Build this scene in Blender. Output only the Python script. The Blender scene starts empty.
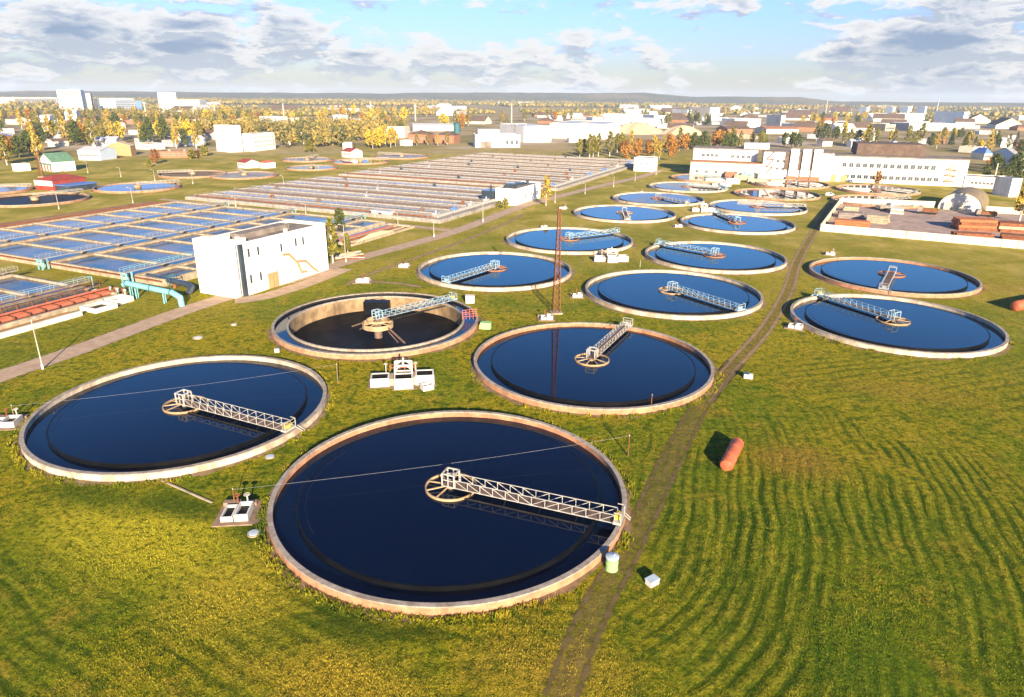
import bpy, math, random
import numpy as np
from mathutils import Vector, Matrix
R = math.radians
PI = math.pi
rnd = random.Random(7)
sc = bpy.context.scene
COL = sc.collection

# ------------------------------------------------------------------ camera
CAM_H, CAM_F, CAM_P, CAM_R = 43.445, 687.6, 0.35322, -0.010472
W, H = 1024, 697
cam_d = bpy.data.cameras.new("camera")
cam = bpy.data.objects.new("camera", cam_d); COL.objects.link(cam)
cam_d.sensor_width = 36.0; cam_d.sensor_fit = 'HORIZONTAL'
cam_d.lens = CAM_F / W * 36.0
cam_d.clip_start = 1.0; cam_d.clip_end = 60000
cam.matrix_world = (Matrix.Translation((0, 0, CAM_H)) @ Matrix.Rotation(PI/2 - CAM_P, 4, 'X')
                    @ Matrix.Rotation(-CAM_R, 4, 'Z'))
sc.camera = cam
sc.render.resolution_x, sc.render.resolution_y = W, H

def ray(px, py):
    a = (px - W/2)/CAM_F; b = (H/2 - py)/CAM_F
    cr, sr = math.cos(CAM_R), math.sin(CAM_R)
    a, b = a*cr + b*sr, -a*sr + b*cr
    c, s = math.cos(CAM_P), math.sin(CAM_P)
    return a, c + b*s, -s + b*c
def G(px, py, z=0.0):
    """where the surveyed sight line meets the level z"""
    a, dy, dz = ray(px, py)
    t = (z - CAM_H)/dz
    return (a*t, dy*t)
def hgt(bx, by, ty):
    """height of something standing at bx,by whose top is seen at ty"""
    X, Y = G(bx, by); d = math.hypot(X, Y)
    a, dy, dz = ray(bx, ty)
    return max(0.4, CAM_H + dz/math.hypot(a, dy)*d)
def AB(a, b):
    return (a*.4147 + b*.910, a*.910 - b*.4147)
AXR = R(-24.5)

# ------------------------------------------------------------------ materials
def newmat(name):
    m = bpy.data.materials.new(name); m.use_nodes = True
    nt = m.node_tree
    for n in list(nt.nodes): nt.nodes.remove(n)
    out = nt.nodes.new('ShaderNodeOutputMaterial')
    p = nt.nodes.new('ShaderNodeBsdfPrincipled')
    nt.links.new(p.outputs[0], out.inputs[0])
    return m, nt, p, out
def N(nt, typ, **kw):
    n = nt.nodes.new(typ)
    for k, v in kw.items():
        if k == 'ins':
            for kk, vv in v.items():
                if hasattr(vv, 'is_output'): nt.links.new(vv, n.inputs[kk])
                else: n.inputs[kk].default_value = vv
        else: setattr(n, k, v)
    return n
def mixc(nt, fac, a, b, mode='MIX'):
    n = nt.nodes.new('ShaderNodeMix'); n.data_type = 'RGBA'; n.blend_type = mode
    for idx, v in ((0, fac), (6, a), (7, b)):
        if hasattr(v, 'is_output'): nt.links.new(v, n.inputs[idx])
        elif idx == 0: n.inputs[0].default_value = v
        else: n.inputs[idx].default_value = (*v[:3], 1)
    return n.outputs[2]
def math_(nt, op, a, b=None, c=None, clamp=False):
    n = nt.nodes.new('ShaderNodeMath'); n.operation = op; n.use_clamp = clamp
    for i, v in enumerate((a, b, c)):
        if v is None: continue
        if hasattr(v, 'is_output'): nt.links.new(v, n.inputs[i])
        else: n.inputs[i].default_value = v
    return n.outputs[0]
def mrange(nt, v, a, b, c=0., d=1., smooth=True):
    n = nt.nodes.new('ShaderNodeMapRange')
    if smooth: n.interpolation_type = 'SMOOTHSTEP'
    nt.links.new(v, n.inputs[0])
    for i, x in enumerate((a, b, c, d)): n.inputs[i+1].default_value = x
    return n.outputs[0]
def noise(nt, vec, scale, detail=4, rough=.55, dist=0.):
    n = nt.nodes.new('ShaderNodeTexNoise')
    n.inputs['Scale'].default_value = scale; n.inputs['Detail'].default_value = detail
    n.inputs['Roughness'].default_value = rough; n.inputs['Distortion'].default_value = dist
    nt.links.new(vec, n.inputs['Vector'])
    return n.outputs[0]
def pos(nt):
    return nt.nodes.new('ShaderNodeNewGeometry').outputs['Position']
def scaled(nt, vec, s):
    n = nt.nodes.new('ShaderNodeMapping'); n.inputs['Scale'].default_value = s
    nt.links.new(vec, n.inputs['Vector']); return n.outputs[0]

def mat(name, col, rough=.8, var=.25, scale=1.2, dirt=None, dirt_amt=.5, bump=.0, metal=0., streak=False, spec=.3):
    """a weathered surface: base colour, fine and broad variation, stains of a second colour"""
    m, nt, p, out = newmat(name)
    P = pos(nt)
    n1 = noise(nt, P, scale, 6, .6)
    dark = tuple(c*(1-var) for c in col); lite = tuple(min(.95, c*(1+var*.6)) for c in col)
    c = mixc(nt, mrange(nt, n1, .3, .7), dark, lite)
    if dirt:
        v = scaled(nt, P, (1, 1, .15)) if streak else P
        n2 = noise(nt, v, scale*.35, 5, .65, .4)
        c = mixc(nt, mrange(nt, n2, .62-.22*dirt_amt, .78-.12*dirt_amt, 0, .85), c, dirt)
    nt.links.new(c, p.inputs['Base Color'])
    p.inputs['Roughness'].default_value = rough
    p.inputs['Metallic'].default_value = metal
    p.inputs['Specular IOR Level'].default_value = spec
    if bump:
        b = N(nt, 'ShaderNodeBump', ins={'Strength': .6, 'Distance': bump})
        nt.links.new(noise(nt, P, scale*5, 5, .65), b.inputs['Height'])
        nt.links.new(b.outputs[0], p.inputs['Normal'])
    return m

def water_mat(name, col, rough=.03, patch=None, wave=.015, pscale=.12, pamt=.5, coat=0):
    m, nt, p, out = newmat(name)
    P = pos(nt)
    c = col
    if patch:
        n = noise(nt, scaled(nt, P, (1, 1, 1)), pscale, 5, .6, .8)
        c = mixc(nt, mrange(nt, n, .5-.2*pamt, .68-.1*pamt), col, patch)
        nt.links.new(c, p.inputs['Base Color'])
    else:
        n = noise(nt, P, .05, 4, .6)
        nt.links.new(mixc(nt, n, tuple(x*.7 for x in col), tuple(x*1.3 for x in col)), p.inputs['Base Color'])
    p.inputs['Roughness'].default_value = rough
    p.inputs['IOR'].default_value = 1.333
    p.inputs['Specular IOR Level'].default_value = .5
    b = N(nt, 'ShaderNodeBump', ins={'Strength': .25, 'Distance': wave})
    nt.links.new(noise(nt, P, .9, 4, .6), b.inputs['Height'])
    nt.links.new(b.outputs[0], p.inputs['Normal'])
    return m

# ---- grass colour shared by the turf and the tufts
def gauss_mask(nt, P, x, y, r0, r1, sx=1., sy=1., rot=0., wob=.25):
    mp = nt.nodes.new('ShaderNodeMapping'); mp.vector_type = 'TEXTURE'
    mp.inputs['Location'].default_value = (x, y, 0); mp.inputs['Rotation'].default_value = (0, 0, rot)
    mp.inputs['Scale'].default_value = (sx, sy, 1e6)
    nt.links.new(P, mp.inputs['Vector'])
    ln = N(nt, 'ShaderNodeVectorMath', operation='LENGTH'); nt.links.new(mp.outputs[0], ln.inputs[0])
    d = math_(nt, 'ADD', ln.outputs['Value'], math_(nt, 'MULTIPLY', math_(nt, 'SUBTRACT', noise(nt, P, .09, 5, .65), .5), wob*4*r1))
    return mrange(nt, d, r0, r1, 1., 0.)
def grass_colour(nt, P, tuft=False):
    green = (.150, .165, .012); deep = (.060, .095, .008); yell = (.33, .235, .018); straw = (.36, .205, .045)
    big = noise(nt, P, .028, 5, .6, .6)
    mid = noise(nt, P, .16, 6, .68, .5)
    fin = noise(nt, P, 1.5, 5, .7)
    c = mixc(nt, mrange(nt, big, .38, .60), green, yell)
    c = mixc(nt, mrange(nt, mid, .50, .70, 0, .85), c, straw)
    cl = noise(nt, P, .55, 6, .72, .3)
    c = mixc(nt, mrange(nt, cl, .51, .38, 0, .85), c, (.052, .080, .008)); c = mixc(nt, mrange(nt, cl, .53, .68, 0, .65), c, (.38, .24, .055))
    c = mixc(nt, mrange(nt, mid, .46, .26, 0, .8), c, deep)
    # mown swaths: long bands on the right-hand meadow and, finer, left of the front basin
    rows_h = None
    sx_ = N(nt, 'ShaderNodeSeparateXYZ'); nt.links.new(P, sx_.inputs[0])
    for (mx, my, r, sx, sy, az, per, bend, amt) in ((42, 62, 30, 1.15, 1.15, 19, 1.38, .004, 1.), (19, 48, 11, 1.1, 1.2, 42, 1.5, .02, .9), (-36, 48, 24, 1.25, .75, 122, 1.7, .003, .75), (70, 105, 34, 1.1, .6, 70, 2.2, .002, .5), (-6, 47, 15, 1.5, .45, 80, 1.6, -.012, .6)):
        ca, sa = math.cos(R(az)), math.sin(R(az))
        X = math_(nt, 'SUBTRACT', sx_.outputs[0], mx); Y = math_(nt, 'SUBTRACT', sx_.outputs[1], my)
        u = math_(nt, 'SUBTRACT', math_(nt, 'MULTIPLY', X, ca), math_(nt, 'MULTIPLY', Y, sa))
        v = math_(nt, 'ADD', math_(nt, 'MULTIPLY', X, sa), math_(nt, 'MULTIPLY', Y, ca))
        u2 = math_(nt, 'ADD', u, math_(nt, 'MULTIPLY', math_(nt, 'MULTIPLY', v, v), bend))
        u2 = math_(nt, 'ADD', u2, math_(nt, 'MULTIPLY', noise(nt, P, .045, 2, .5), 4.5))
        cb = N(nt, 'ShaderNodeCombineXYZ'); nt.links.new(u2, cb.inputs[0]); nt.links.new(math_(nt, 'MULTIPLY', v, .06), cb.inputs[1])
        st = noise(nt, cb.outputs[0], 1.1, 5, .6)
        sn = math_(nt, 'SINE', math_(nt, 'MULTIPLY', u2, 2*PI/per))
        w = math_(nt, 'ADD', math_(nt, 'MULTIPLY', sn, .16), st)
        w = math_(nt, 'ADD', w, math_(nt, 'MULTIPLY', math_(nt, 'SUBTRACT', noise(nt, P, .9, 5, .7), .5), .35))
        msk = math_(nt, 'MULTIPLY', gauss_mask(nt, P, mx, my, r*.55, r, sx, sy), mrange(nt, noise(nt, P, .07, 4, .6), .34, .56, .25, 1.))
        msk = math_(nt, 'MULTIPLY', msk, amt)
        c = mixc(nt, math_(nt, 'MULTIPLY', msk, .38), c, (.070, .100, .010))
        c = mixc(nt, math_(nt, 'MULTIPLY', mrange(nt, w, .47, .30), msk), c, (.028, .054, .005))
        c = mixc(nt, math_(nt, 'MULTIPLY', mrange(nt, w, .56, .72), math_(nt, 'MULTIPLY', msk, .6)), c, (.33, .26, .04))
        h_ = math_(nt, 'MULTIPLY', math_(nt, 'SUBTRACT', w, .5), msk)
        rows_h = h_ if rows_h is None else math_(nt, 'ADD', rows_h, h_)
    grass_colour.rows = rows_h
    # worn, sunburnt and lush places that keep their place in the meadow
    for (x, y, r0, r1, sx, sy, rot, col, a) in (
        (-38, 60, 2, 11, 1.9, .9, R(-22), (.46, .35, .040), .9),
        (-25, 52, 1, 8, 1.1, 1.2, 0, (.42, .29, .045), .8),
        (-14, 42, 1, 8, 1.6, .6, R(-10), (.42, .26, .045), .8),
        (3, 43, 1, 8, 1.2, .7, 0, (.36, .22, .045), .75),
        (36, 78, 1, 9, 1.0, .8, 0, (.31, .16, .05), .75),
        (62, 100, 2, 11, 1.4, .6, R(-15), (.29, .18, .04), .65),
        (120, 165, 2, 16, 1.6, .5, R(-25), (.27, .14, .045), .75),
        (30, 45, 2, 9, 1, 1, 0, (.06, .115, .010), .5),
        (-48, 68, 1, 5, 2.2, .7, R(-20), (.040, .072, .008), .75),
        (-37, 66, 1, 5, 1.8, .6, R(-18), (.034, .064, .007), .85),
        (-27, 62, 1, 4.5, 1.4, .8, R(-40), (.034, .064, .007), .85),
        (-20, 55, 1, 4.5, 1.2, .8, R(-50), (.045, .065, .009), .75),
        (-14, 48, 1, 3.5, 1.6, .7, R(-25), (.040, .058, .008), .75),
        (-8, 47, .5, 2.2, 1.8, .6, 0, (.022, .036, .007), .8),
        (-70, 140, 2, 14, 1, .8, 0, (.25, .18, .02), .5),
        (60, 160, 3, 14, .4, 1.6, R(-26), (.28, .21, .025), .6)):
        c = mixc(nt, math_(nt, 'MULTIPLY', gauss_mask(nt, P, x, y, r0, r1, sx, sy, rot), a), c, col)
    vf = noise(nt, P, 4.5, 3, .6)
    c = mixc(nt, mrange(nt, vf, .56, .36, 0, .5), c, (.040, .062, .008)); c = mixc(nt, mrange(nt, vf, .56, .72, 0, .45), c, (.27, .22, .05))
    c = mixc(nt, mrange(nt, fin, .38, .62, .0, .0) if tuft else mrange(nt, fin, .54, .38, 0, .8), c, (.036, .056, .007))
    c = mixc(nt, mrange(nt, fin, .56, .74, 0, .6), c, (.42, .31, .06))
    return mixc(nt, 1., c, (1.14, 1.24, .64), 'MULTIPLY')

def ground_mat():
    m, nt, p, out = newmat('meadow_turf')
    P = pos(nt)
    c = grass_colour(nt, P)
    # farther off: town lots, stubble and pale fields
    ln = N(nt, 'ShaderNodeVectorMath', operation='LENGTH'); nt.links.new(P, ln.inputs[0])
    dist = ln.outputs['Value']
    lot = noise(nt, P, .011, 5, .6, .6)
    far = mixc(nt, mrange(nt, lot, .42, .5), (.23, .19, .075), (.37, .28, .15))
    far = mixc(nt, mrange(nt, lot, .56, .62), far, (.44, .37, .28))
    vo = N(nt, 'ShaderNodeTexVoronoi', ins={'Scale': .0022}); nt.links.new(scaled(nt, P, (1, .45, 1)), vo.inputs['Vector'])
    fld = mixc(nt, mrange(nt, vo.outputs['Color'], .2, .8), (.34, .27, .15), (.20, .185, .08))
    far = mixc(nt, mrange(nt, dist, 1400, 2200), far, fld)
    edge = math_(nt, 'ADD', dist, math_(nt, 'MULTIPLY', noise(nt, P, .012, 4), 220))
    c = mixc(nt, mrange(nt, dist, 100, 300, 0, .85), c, mixc(nt, mrange(nt, noise(nt, P, .045, 7, .7, .5), .38, .62), (.24, .215, .030), mixc(nt, mrange(nt, noise(nt, scaled(nt, P, (1, .35, 1)), .16, 5, .7), .4, .62), (.40, .32, .055), (.54, .39, .13))))  # middle meadow in dry straw tones, sun-facing brightness put into the colour too
    c = mixc(nt, mrange(nt, edge, 600, 800), c, far)
    nt.links.new(c, p.inputs['Base Color'])
    p.inputs['Roughness'].default_value = .95; p.inputs['Specular IOR Level'].default_value = .02
    hsum = math_(nt, 'ADD', noise(nt, P, 3.2, 6, .78), math_(nt, 'MULTIPLY', noise(nt, P, .5, 5, .6), 1.4))
    hsum = math_(nt, 'ADD', hsum, math_(nt, 'MULTIPLY', grass_colour.rows, 1.6))
    b = N(nt, 'ShaderNodeBump', ins={'Strength': .5, 'Distance': .35}); nt.links.new(hsum, b.inputs['Height']); nt.links.new(mrange(nt, dist, 60, 200, .5, .0), b.inputs['Strength'])
    nt.links.new(b.outputs[0], p.inputs['Normal'])
    return m
def tuft_mat():
    m, nt, p, out = newmat('grass_blades')
    nt.links.new(grass_colour(nt, pos(nt), True), p.inputs['Base Color'])
    p.inputs['Roughness'].default_value = .8; p.inputs['Specular IOR Level'].default_value = .1
    return m
def edge_mat(name, c1, c2, soft=.35, scale=.7, rough=.95, alpha=1.0):
    """a beaten track or old asphalt that frays into the turf at its edges"""
    m, nt, p, out = newmat(name)
    P = pos(nt)
    n = noise(nt, P, scale, 6, .65)
    c = mixc(nt, mrange(nt, n, .35, .65), c1, c2)
    nt.links.new(c, p.inputs['Base Color']); p.inputs['Roughness'].default_value = rough
    p.inputs['Specular IOR Level'].default_value = .15
    at = N(nt, 'ShaderNodeAttribute', attribute_name='edge')
    e = math_(nt, 'SUBTRACT', 1., math_(nt, 'ABSOLUTE', at.outputs['Fac']))
    e2 = math_(nt, 'ADD', e, math_(nt, 'MULTIPLY', math_(nt, 'SUBTRACT', noise(nt, P, .9, 6, .75), .5), soft*2.2))
    a = math_(nt, 'MULTIPLY', mrange(nt, e2, soft*.35, soft*1.1), alpha)
    tr = nt.nodes.new('ShaderNodeBsdfTransparent'); mx = nt.nodes.new('ShaderNodeMixShader')
    nt.links.new(a, mx.inputs[0]); nt.links.new(tr.outputs[0], mx.inputs[1]); nt.links.new(p.outputs[0], mx.inputs[2])
    nt.links.new(mx.outputs[0], out.inputs[0])
    b = N(nt, 'ShaderNodeBump', ins={'Strength': .4, 'Distance': .08}); nt.links.new(n, b.inputs['Height'])
    nt.links.new(b.outputs[0], p.inputs['Normal'])
    return m
def leaf_mat(name, col, var=.35):
    m, nt, p, out = newmat(name)
    P = pos(nt)
    n = noise(nt, P, .9, 4, .7)
    c = mixc(nt, mrange(nt, n, .3, .7), tuple(x*(1-var) for x in col), tuple(x*(1+var) for x in col))
    nt.links.new(c, p.inputs['Base Color']); p.inputs['Roughness'].default_value = .75
    p.inputs['Specular IOR Level'].default_value = .15
    return m

M = {}
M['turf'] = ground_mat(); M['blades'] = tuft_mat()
M['concrete'] = mat('pale_concrete', (.40, .325, .225), .85, .3, .9, (.22, .15, .09), .6, .02)
M['coping'] = mat('coping_concrete', (.36, .30, .235), .8, .3, 1.6, (.20, .15, .10), .6, .02)
M['wall_pink'] = mat('rendered_basin_wall', (.50, .235, .125), .88, .3, .8, (.22, .12, .065), .7, .03, streak=True)
M['wall_white'] = mat('limewashed_basin_wall', (.58, .48, .36), .88, .25, .8, (.28, .19, .12), .85, .03, streak=True)
M['wet'] = mat('wet_and_shade_concrete', (.005, .005, .006), .45, .5, .8, (.010, .009, .008), .4, .02, spec=.12)  # wet concrete; also darkens chamber openings and the drained tank's shadow patch
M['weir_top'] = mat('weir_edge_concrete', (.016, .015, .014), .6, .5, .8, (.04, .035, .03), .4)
M['apron'] = mat('bare_soil_apron', (.24, .16, .09), .95, .4, .9, (.09, .09, .02), .8, .05)
M['slab'] = mat('brown_paving_slab', (.27, .18, .12), .9, .3, .9, (.13, .10, .07), .5, .02)
M['white'] = mat('white_painted_render', (.76, .735, .69), .75, .08, .3, (.52, .45, .36), .55, .0, streak=True)
M['white_tile'] = mat('white_tiled_wall', (.64, .60, .53), .7, .12, .4, (.42, .35, .27), .5)
M['cream'] = mat('cream_render', (.66, .58, .45), .8, .12, .3, (.42, .34, .25), .4)
M['paleblue'] = mat('pale_blue_panels', (.52, .60, .68), .6, .08, .1)
M['grey'] = mat('grey_cladding', (.34, .34, .35), .7, .15, .3)
M['midblue'] = mat('blue_sheet_metal', (.10, .20, .46), .5, .15, .4)
M['darkglass'] = mat('dark_glazing', (.04, .055, .075), .2, .3, .2, spec=.6)
M['red'] = mat('red_painted_sheet', (.30, .05, .03), .6, .2, .5, (.18, .06, .04), .4)
M['redbrick'] = mat('red_brown_brick', (.33, .15, .08), .9, .25, .8)
M['brownroof'] = mat('brown_felt_roof', (.13, .085, .062), .9, .25, .4, (.20, .14, .10), .5)
M['tar'] = mat('tar_roof', (.23, .19, .155), .9, .35, .4, (.34, .28, .22), .5)
M['palroof'] = mat('pale_sheet_roof', (.50, .50, .50), .5, .1, .3)
M['greenroof'] = mat('green_sheet_roof', (.13, .24, .15), .5, .2, .5)
M['olive'] = mat('olive_hangar_sheet', (.25, .185, .09), .6, .2, .5, (.15, .10, .06), .5)
M['cyan'] = mat('cyan_paint', (.20, .48, .52), .45, .15, .8, (.14, .22, .22), .4, spec=.5)
M['teal'] = mat('teal_paint', (.035, .12, .13), .5, .2, .8)
M['skyblue'] = mat('light_blue_paint', (.30, .44, .52), .5, .15, .8, (.25, .21, .17), .3)
M['steel_white'] = mat('chalky_white_paint', (.44, .415, .36), .5, .18, 1.5, (.26, .17, .10), .45)
M['hub'] = mat('rust_brown_hub_paint', (.34, .155, .085), .75, .25, .9, (.18, .09, .05), .5)
M['rut2'] = edge_mat('bare_wheel_rut', (.13, .088, .035), (.21, .145, .06), .8, .9, alpha=.75)
M['lanewall'] = mat('grey_brown_lane_concrete', (.34, .30, .255), .85, .3, .9, (.19, .16, .12), .6)
M['steel_grey'] = mat('galvanised_steel', (.42, .43, .43), .45, .2, 1.2, metal=.3)
M['deck'] = mat('rusty_walkway_plate', (.17, .11, .08), .8, .35, 1.2)
M['ring'] = mat('tan_painted_ring', (.44, .30, .16), .7, .3, .9, (.20, .11, .06), .5)
M['rust'] = mat('rusted_steel', (.24, .085, .035), .85, .35, .9, (.10, .04, .02), .5)
M['orange'] = mat('faded_orange_paint', (.52, .13, .055), .6, .22, .9, (.26, .075, .035), .75, spec=.3)
M['redpipe'] = mat('orange_red_pipe_paint', (.47, .13, .07), .6, .2, .8, (.2, .08, .05), .4)
M['mastrust'] = mat('brown_mast_paint', (.20, .075, .03), .8, .25, 1.)
M['wood'] = mat('weathered_pole_wood', (.22, .15, .09), .9, .3, 1.5)
M['yellow'] = mat('yellow_paint', (.65, .48, .06), .5, .1, 1)
M['mint'] = mat('pale_green_paint', (.30, .52, .20), .6, .12, 1)
M['greybox'] = mat('pale_blue_lid', (.46, .54, .58), .6, .1, 1)
M['black'] = mat('black_rubber', (.02, .02, .02), .8, .2, 2)
M['dark'] = mat('dark_opening', (.02, .018, .016), .9, .3, 1)
M['door'] = mat('tan_steel_door', (.50, .29, .13), .7, .15, .8)
M['gaspipe'] = mat('ochre_gas_pipe', (.42, .25, .11), .6, .15, 1)
M['timber'] = mat('stacked_timber', (.45, .35, .22), .9, .3, 1.2)
M['bricks'] = mat('orange_brick_stack', (.42, .14, .055), .9, .25, 1.3)
M['sand'] = mat('pale_sand', (.56, .43, .26), .95, .12, .1)
M['bark'] = mat('grey_bark', (.14, .10, .07), .95, .3, 2)
M['birchbark'] = mat('white_birch_bark', (.5, .46, .4), .9, .3, 2, (.05, .05, .05), .6)
M['glass'] = mat('window_glass', (.09, .10, .11), .15, .3, .5, spec=.6)
M['palglass'] = mat('sunlit_window_glass', (.30, .31, .31), .25, .2, .5, spec=.5)
M['water'] = water_mat('dark_basin_water', (.0003, .0035, .015), wave=.008)
M['launder'] = water_mat('launder_channel_water', (.001, .006, .02), .04, wave=.01)
M['ab_water'] = water_mat('aeration_water', (.016, .034, .044), .12, (.15, .095, .06), .03, .09, .8)
M['ab_water'].node_tree.nodes['Principled BSDF'].inputs['Specular IOR Level'].default_value = .3
M['lane_water'] = water_mat('slate_lane_water', (.15, .15, .19), .12, (.27, .22, .20), .01, .05, .6)
M['froth'] = mat('frothy_tan_water', (.37, .325, .26), .8, .25, .2, (.26, .22, .17), .6)
M['froth2'] = mat('pale_foamy_water', (.33, .295, .26), .6, .3, .12, (.22, .195, .185), .7)
M['medians'] = mat('dry_orange_median_grass', (.36, .20, .06), .95, .3, .2, (.2, .14, .04), .5)
M['rustbed'] = mat('rusty_brown_soil', (.30, .145, .065), .95, .35, .3, (.36, .24, .10), .7)
M['sludge'] = water_mat('black_wet_sludge', (.004, .004, .005), .38, (.012, .011, .011), .05, .25, .35)
M['sludge'].node_tree.nodes['Principled BSDF'].inputs['Specular IOR Level'].default_value = .04
M['stained'] = mat('stained_inner_wall', (.30, .20, .105), .85, .4, .5, (.10, .065, .035), .8, streak=True)
M['asphalt'] = edge_mat('dusty_asphalt', (.40, .275, .18), (.50, .355, .24), .22, .5)
M['dirt'] = edge_mat('dirt_track', (.27, .175, .09), (.36, .24, .13), .6, .5, alpha=.9)
M['rut'] = edge_mat('worn_wheel_rut', (.20, .14, .045), (.28, .19, .06), .95, .8, alpha=.5)
M['yard'] = mat('yard_concrete', (.42, .30, .235), .9, .25, .3, (.25, .18, .14), .6)

# ------------------------------------------------------------------ mesh builder
class MB:
    def __init__(s): s.v = []; s.f = []; s.mi = []; s.m = 0
    def add(s, vs, fs):
        o = len(s.v); s.v += [tuple(v) for v in vs]
        s.f += [tuple(i+o for i in f) for f in fs]; s.mi += [s.m]*len(fs)
        return s
    def box(s, x0, y0, z0, x1, y1, z1, top=True, bottom=True):
        vs = [(x0,y0,z0),(x1,y0,z0),(x1,y1,z0),(x0,y1,z0),(x0,y0,z1),(x1,y0,z1),(x1,y1,z1),(x0,y1,z1)]
        fs = [(0,1,5,4),(1,2,6,5),(2,3,7,6),(3,0,4,7)]
        if top: fs.append((4,5,6,7))
        if bottom: fs.append((3,2,1,0))
        return s.add(vs, fs)
    def bar(s, p, q, w, h=None):
        p = Vector(p); q = Vector(q); h = h or w
        d = (q-p); L = d.length
        if L < 1e-6: return s
        d /= L; up = Vector((0,0,1)) if abs(d.z) < .95 else Vector((0,1,0))
        x = d.cross(up).normalized()*(w/2); y = x.cross(d).normalized()*(h/2)
        vs = [p-x-y, p+x-y, p+x+y, p-x+y, q-x-y, q+x-y, q+x+y, q-x+y]
        return s.add(vs, [(0,1,5,4),(1,2,6,5),(2,3,7,6),(3,0,4,7),(4,5,6,7),(3,2,1,0)])
    def tube(s, p, q, r, r2=None, n=8):
        p = Vector(p); q = Vector(q); r2 = r if r2 is None else r2
        d = (q-p).normalized(); up = Vector((0,0,1)) if abs(d.z) < .95 else Vector((0,1,0))
        x = d.cross(up).normalized(); y = x.cross(d).normalized()
        vs = []
        for c, rr in ((p, r), (q, r2)):
            vs += [c + (x*math.cos(2*PI*i/n) + y*math.sin(2*PI*i/n))*rr for i in range(n)]
        fs = [(i, (i+1) % n, n+(i+1) % n, n+i) for i in range(n)]
        fs += [tuple(range(n-1, -1, -1)), tuple(range(n, 2*n))]
        return s.add(vs, fs)
    def pipe(s, pts, r, n=8):
        for a, b in zip(pts, pts[1:]): s.tube(a, b, r, n=n)
        for p in pts[1:-1]: s.ball(p, r*1.02, 6, n)
        return s
    def ball(s, c, r, st=6, n=8, sz=1.):
        prof = [(max(1e-4, r*math.sin(PI*i/st)), -r*sz*math.cos(PI*i/st)) for i in range(st+1)]
        return s.lathe(prof, n, c)
    def lathe(s, prof, n=96, c=(0,0,0), a0=0., a1=2*PI):
        full = abs(a1-a0-2*PI) < 1e-6
        cnt = n if full else n+1
        vs = [(c[0]+r*math.cos(a0+(a1-a0)*i/n), c[1]+r*math.sin(a0+(a1-a0)*i/n), c[2]+z) for r, z in prof for i in range(cnt)]
        fs = []
        for k in range(len(prof)-1):
            for i in range(n):
                j = (i+1) % cnt
                fs.append((k*cnt+i, k*cnt+j, (k+1)*cnt+j, (k+1)*cnt+i))
        return s.add(vs, fs)
    def disc(s, r, z, n=96, c=(0,0), r0=0):
        if r0: return s.lathe([(r0, z), (r, z)][::-1], n, (c[0], c[1], 0)) if False else s.lathe([(r, z), (r0, z)], n, (c[0], c[1], 0))
        return s.add([(c[0]+r*math.cos(2*PI*i/n), c[1]+r*math.sin(2*PI*i/n), z) for i in range(n)], [tuple(range(n))])
    def prism(s, poly, z0, z1):
        n = len(poly)
        vs = [(x, y, z0) for x, y in poly] + [(x, y, z1) for x, y in poly]
        return s.add(vs, [(i, (i+1) % n, n+(i+1) % n, n+i) for i in range(n)] + [tuple(range(n-1, -1, -1)), tuple(range(n, 2*n))])
    def build(s, name, mats, parent=None, smooth=False, loc=None):
        me = bpy.data.meshes.new(name)
        me.from_pydata(s.v, [], s.f)
        if not isinstance(mats, (list, tuple)): mats = [mats]
        for m in mats: me.materials.append(M[m] if isinstance(m, str) else m)
        if len(mats) > 1: me.polygons.foreach_set('material_index', s.mi)
        if smooth:
            me.polygons.foreach_set('use_smooth', [True]*len(me.polygons))
            try: me.set_sharp_from_angle(angle=R(35))
            except Exception: pass
        me.update()
        o = bpy.data.objects.new(name, me); COL.objects.link(o)
        if parent is not None: o.parent = parent
        if loc: o.location = loc
        return o
def tag(o, label, cat, group=None, kind=None):
    if label: o['label'] = label
    if cat: o['category'] = cat
    if group: o['group'] = group
    if kind: o['kind'] = kind
    return o
def thing(name, label, cat, loc=(0, 0, 0), rz=0., group=None):
    o = bpy.data.objects.new(name, None); COL.objects.link(o)
    o.empty_display_size = .5
    o.location = (loc[0], loc[1], loc[2] if len(loc) > 2 else 0); o.rotation_euler = (0, 0, rz)
    return tag(o, label, cat, group)
def structure(o):
    o['kind'] = 'structure'; return o
def dup(root, loc, rz=0., label=None, group=None, scale=1.):
    r = root.copy(); COL.objects.link(r)
    r.location = (loc[0], loc[1], loc[2] if len(loc) > 2 else 0); r.rotation_euler = (0, 0, rz); r.scale = (scale,)*3
    if label: r['label'] = label
    if group: r['group'] = group
    for ch in list(root.children):
        c = ch.copy(); COL.objects.link(c); c.parent = r
        for g in list(ch.children):
            d = g.copy(); COL.objects.link(d); d.parent = c
    return r
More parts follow.
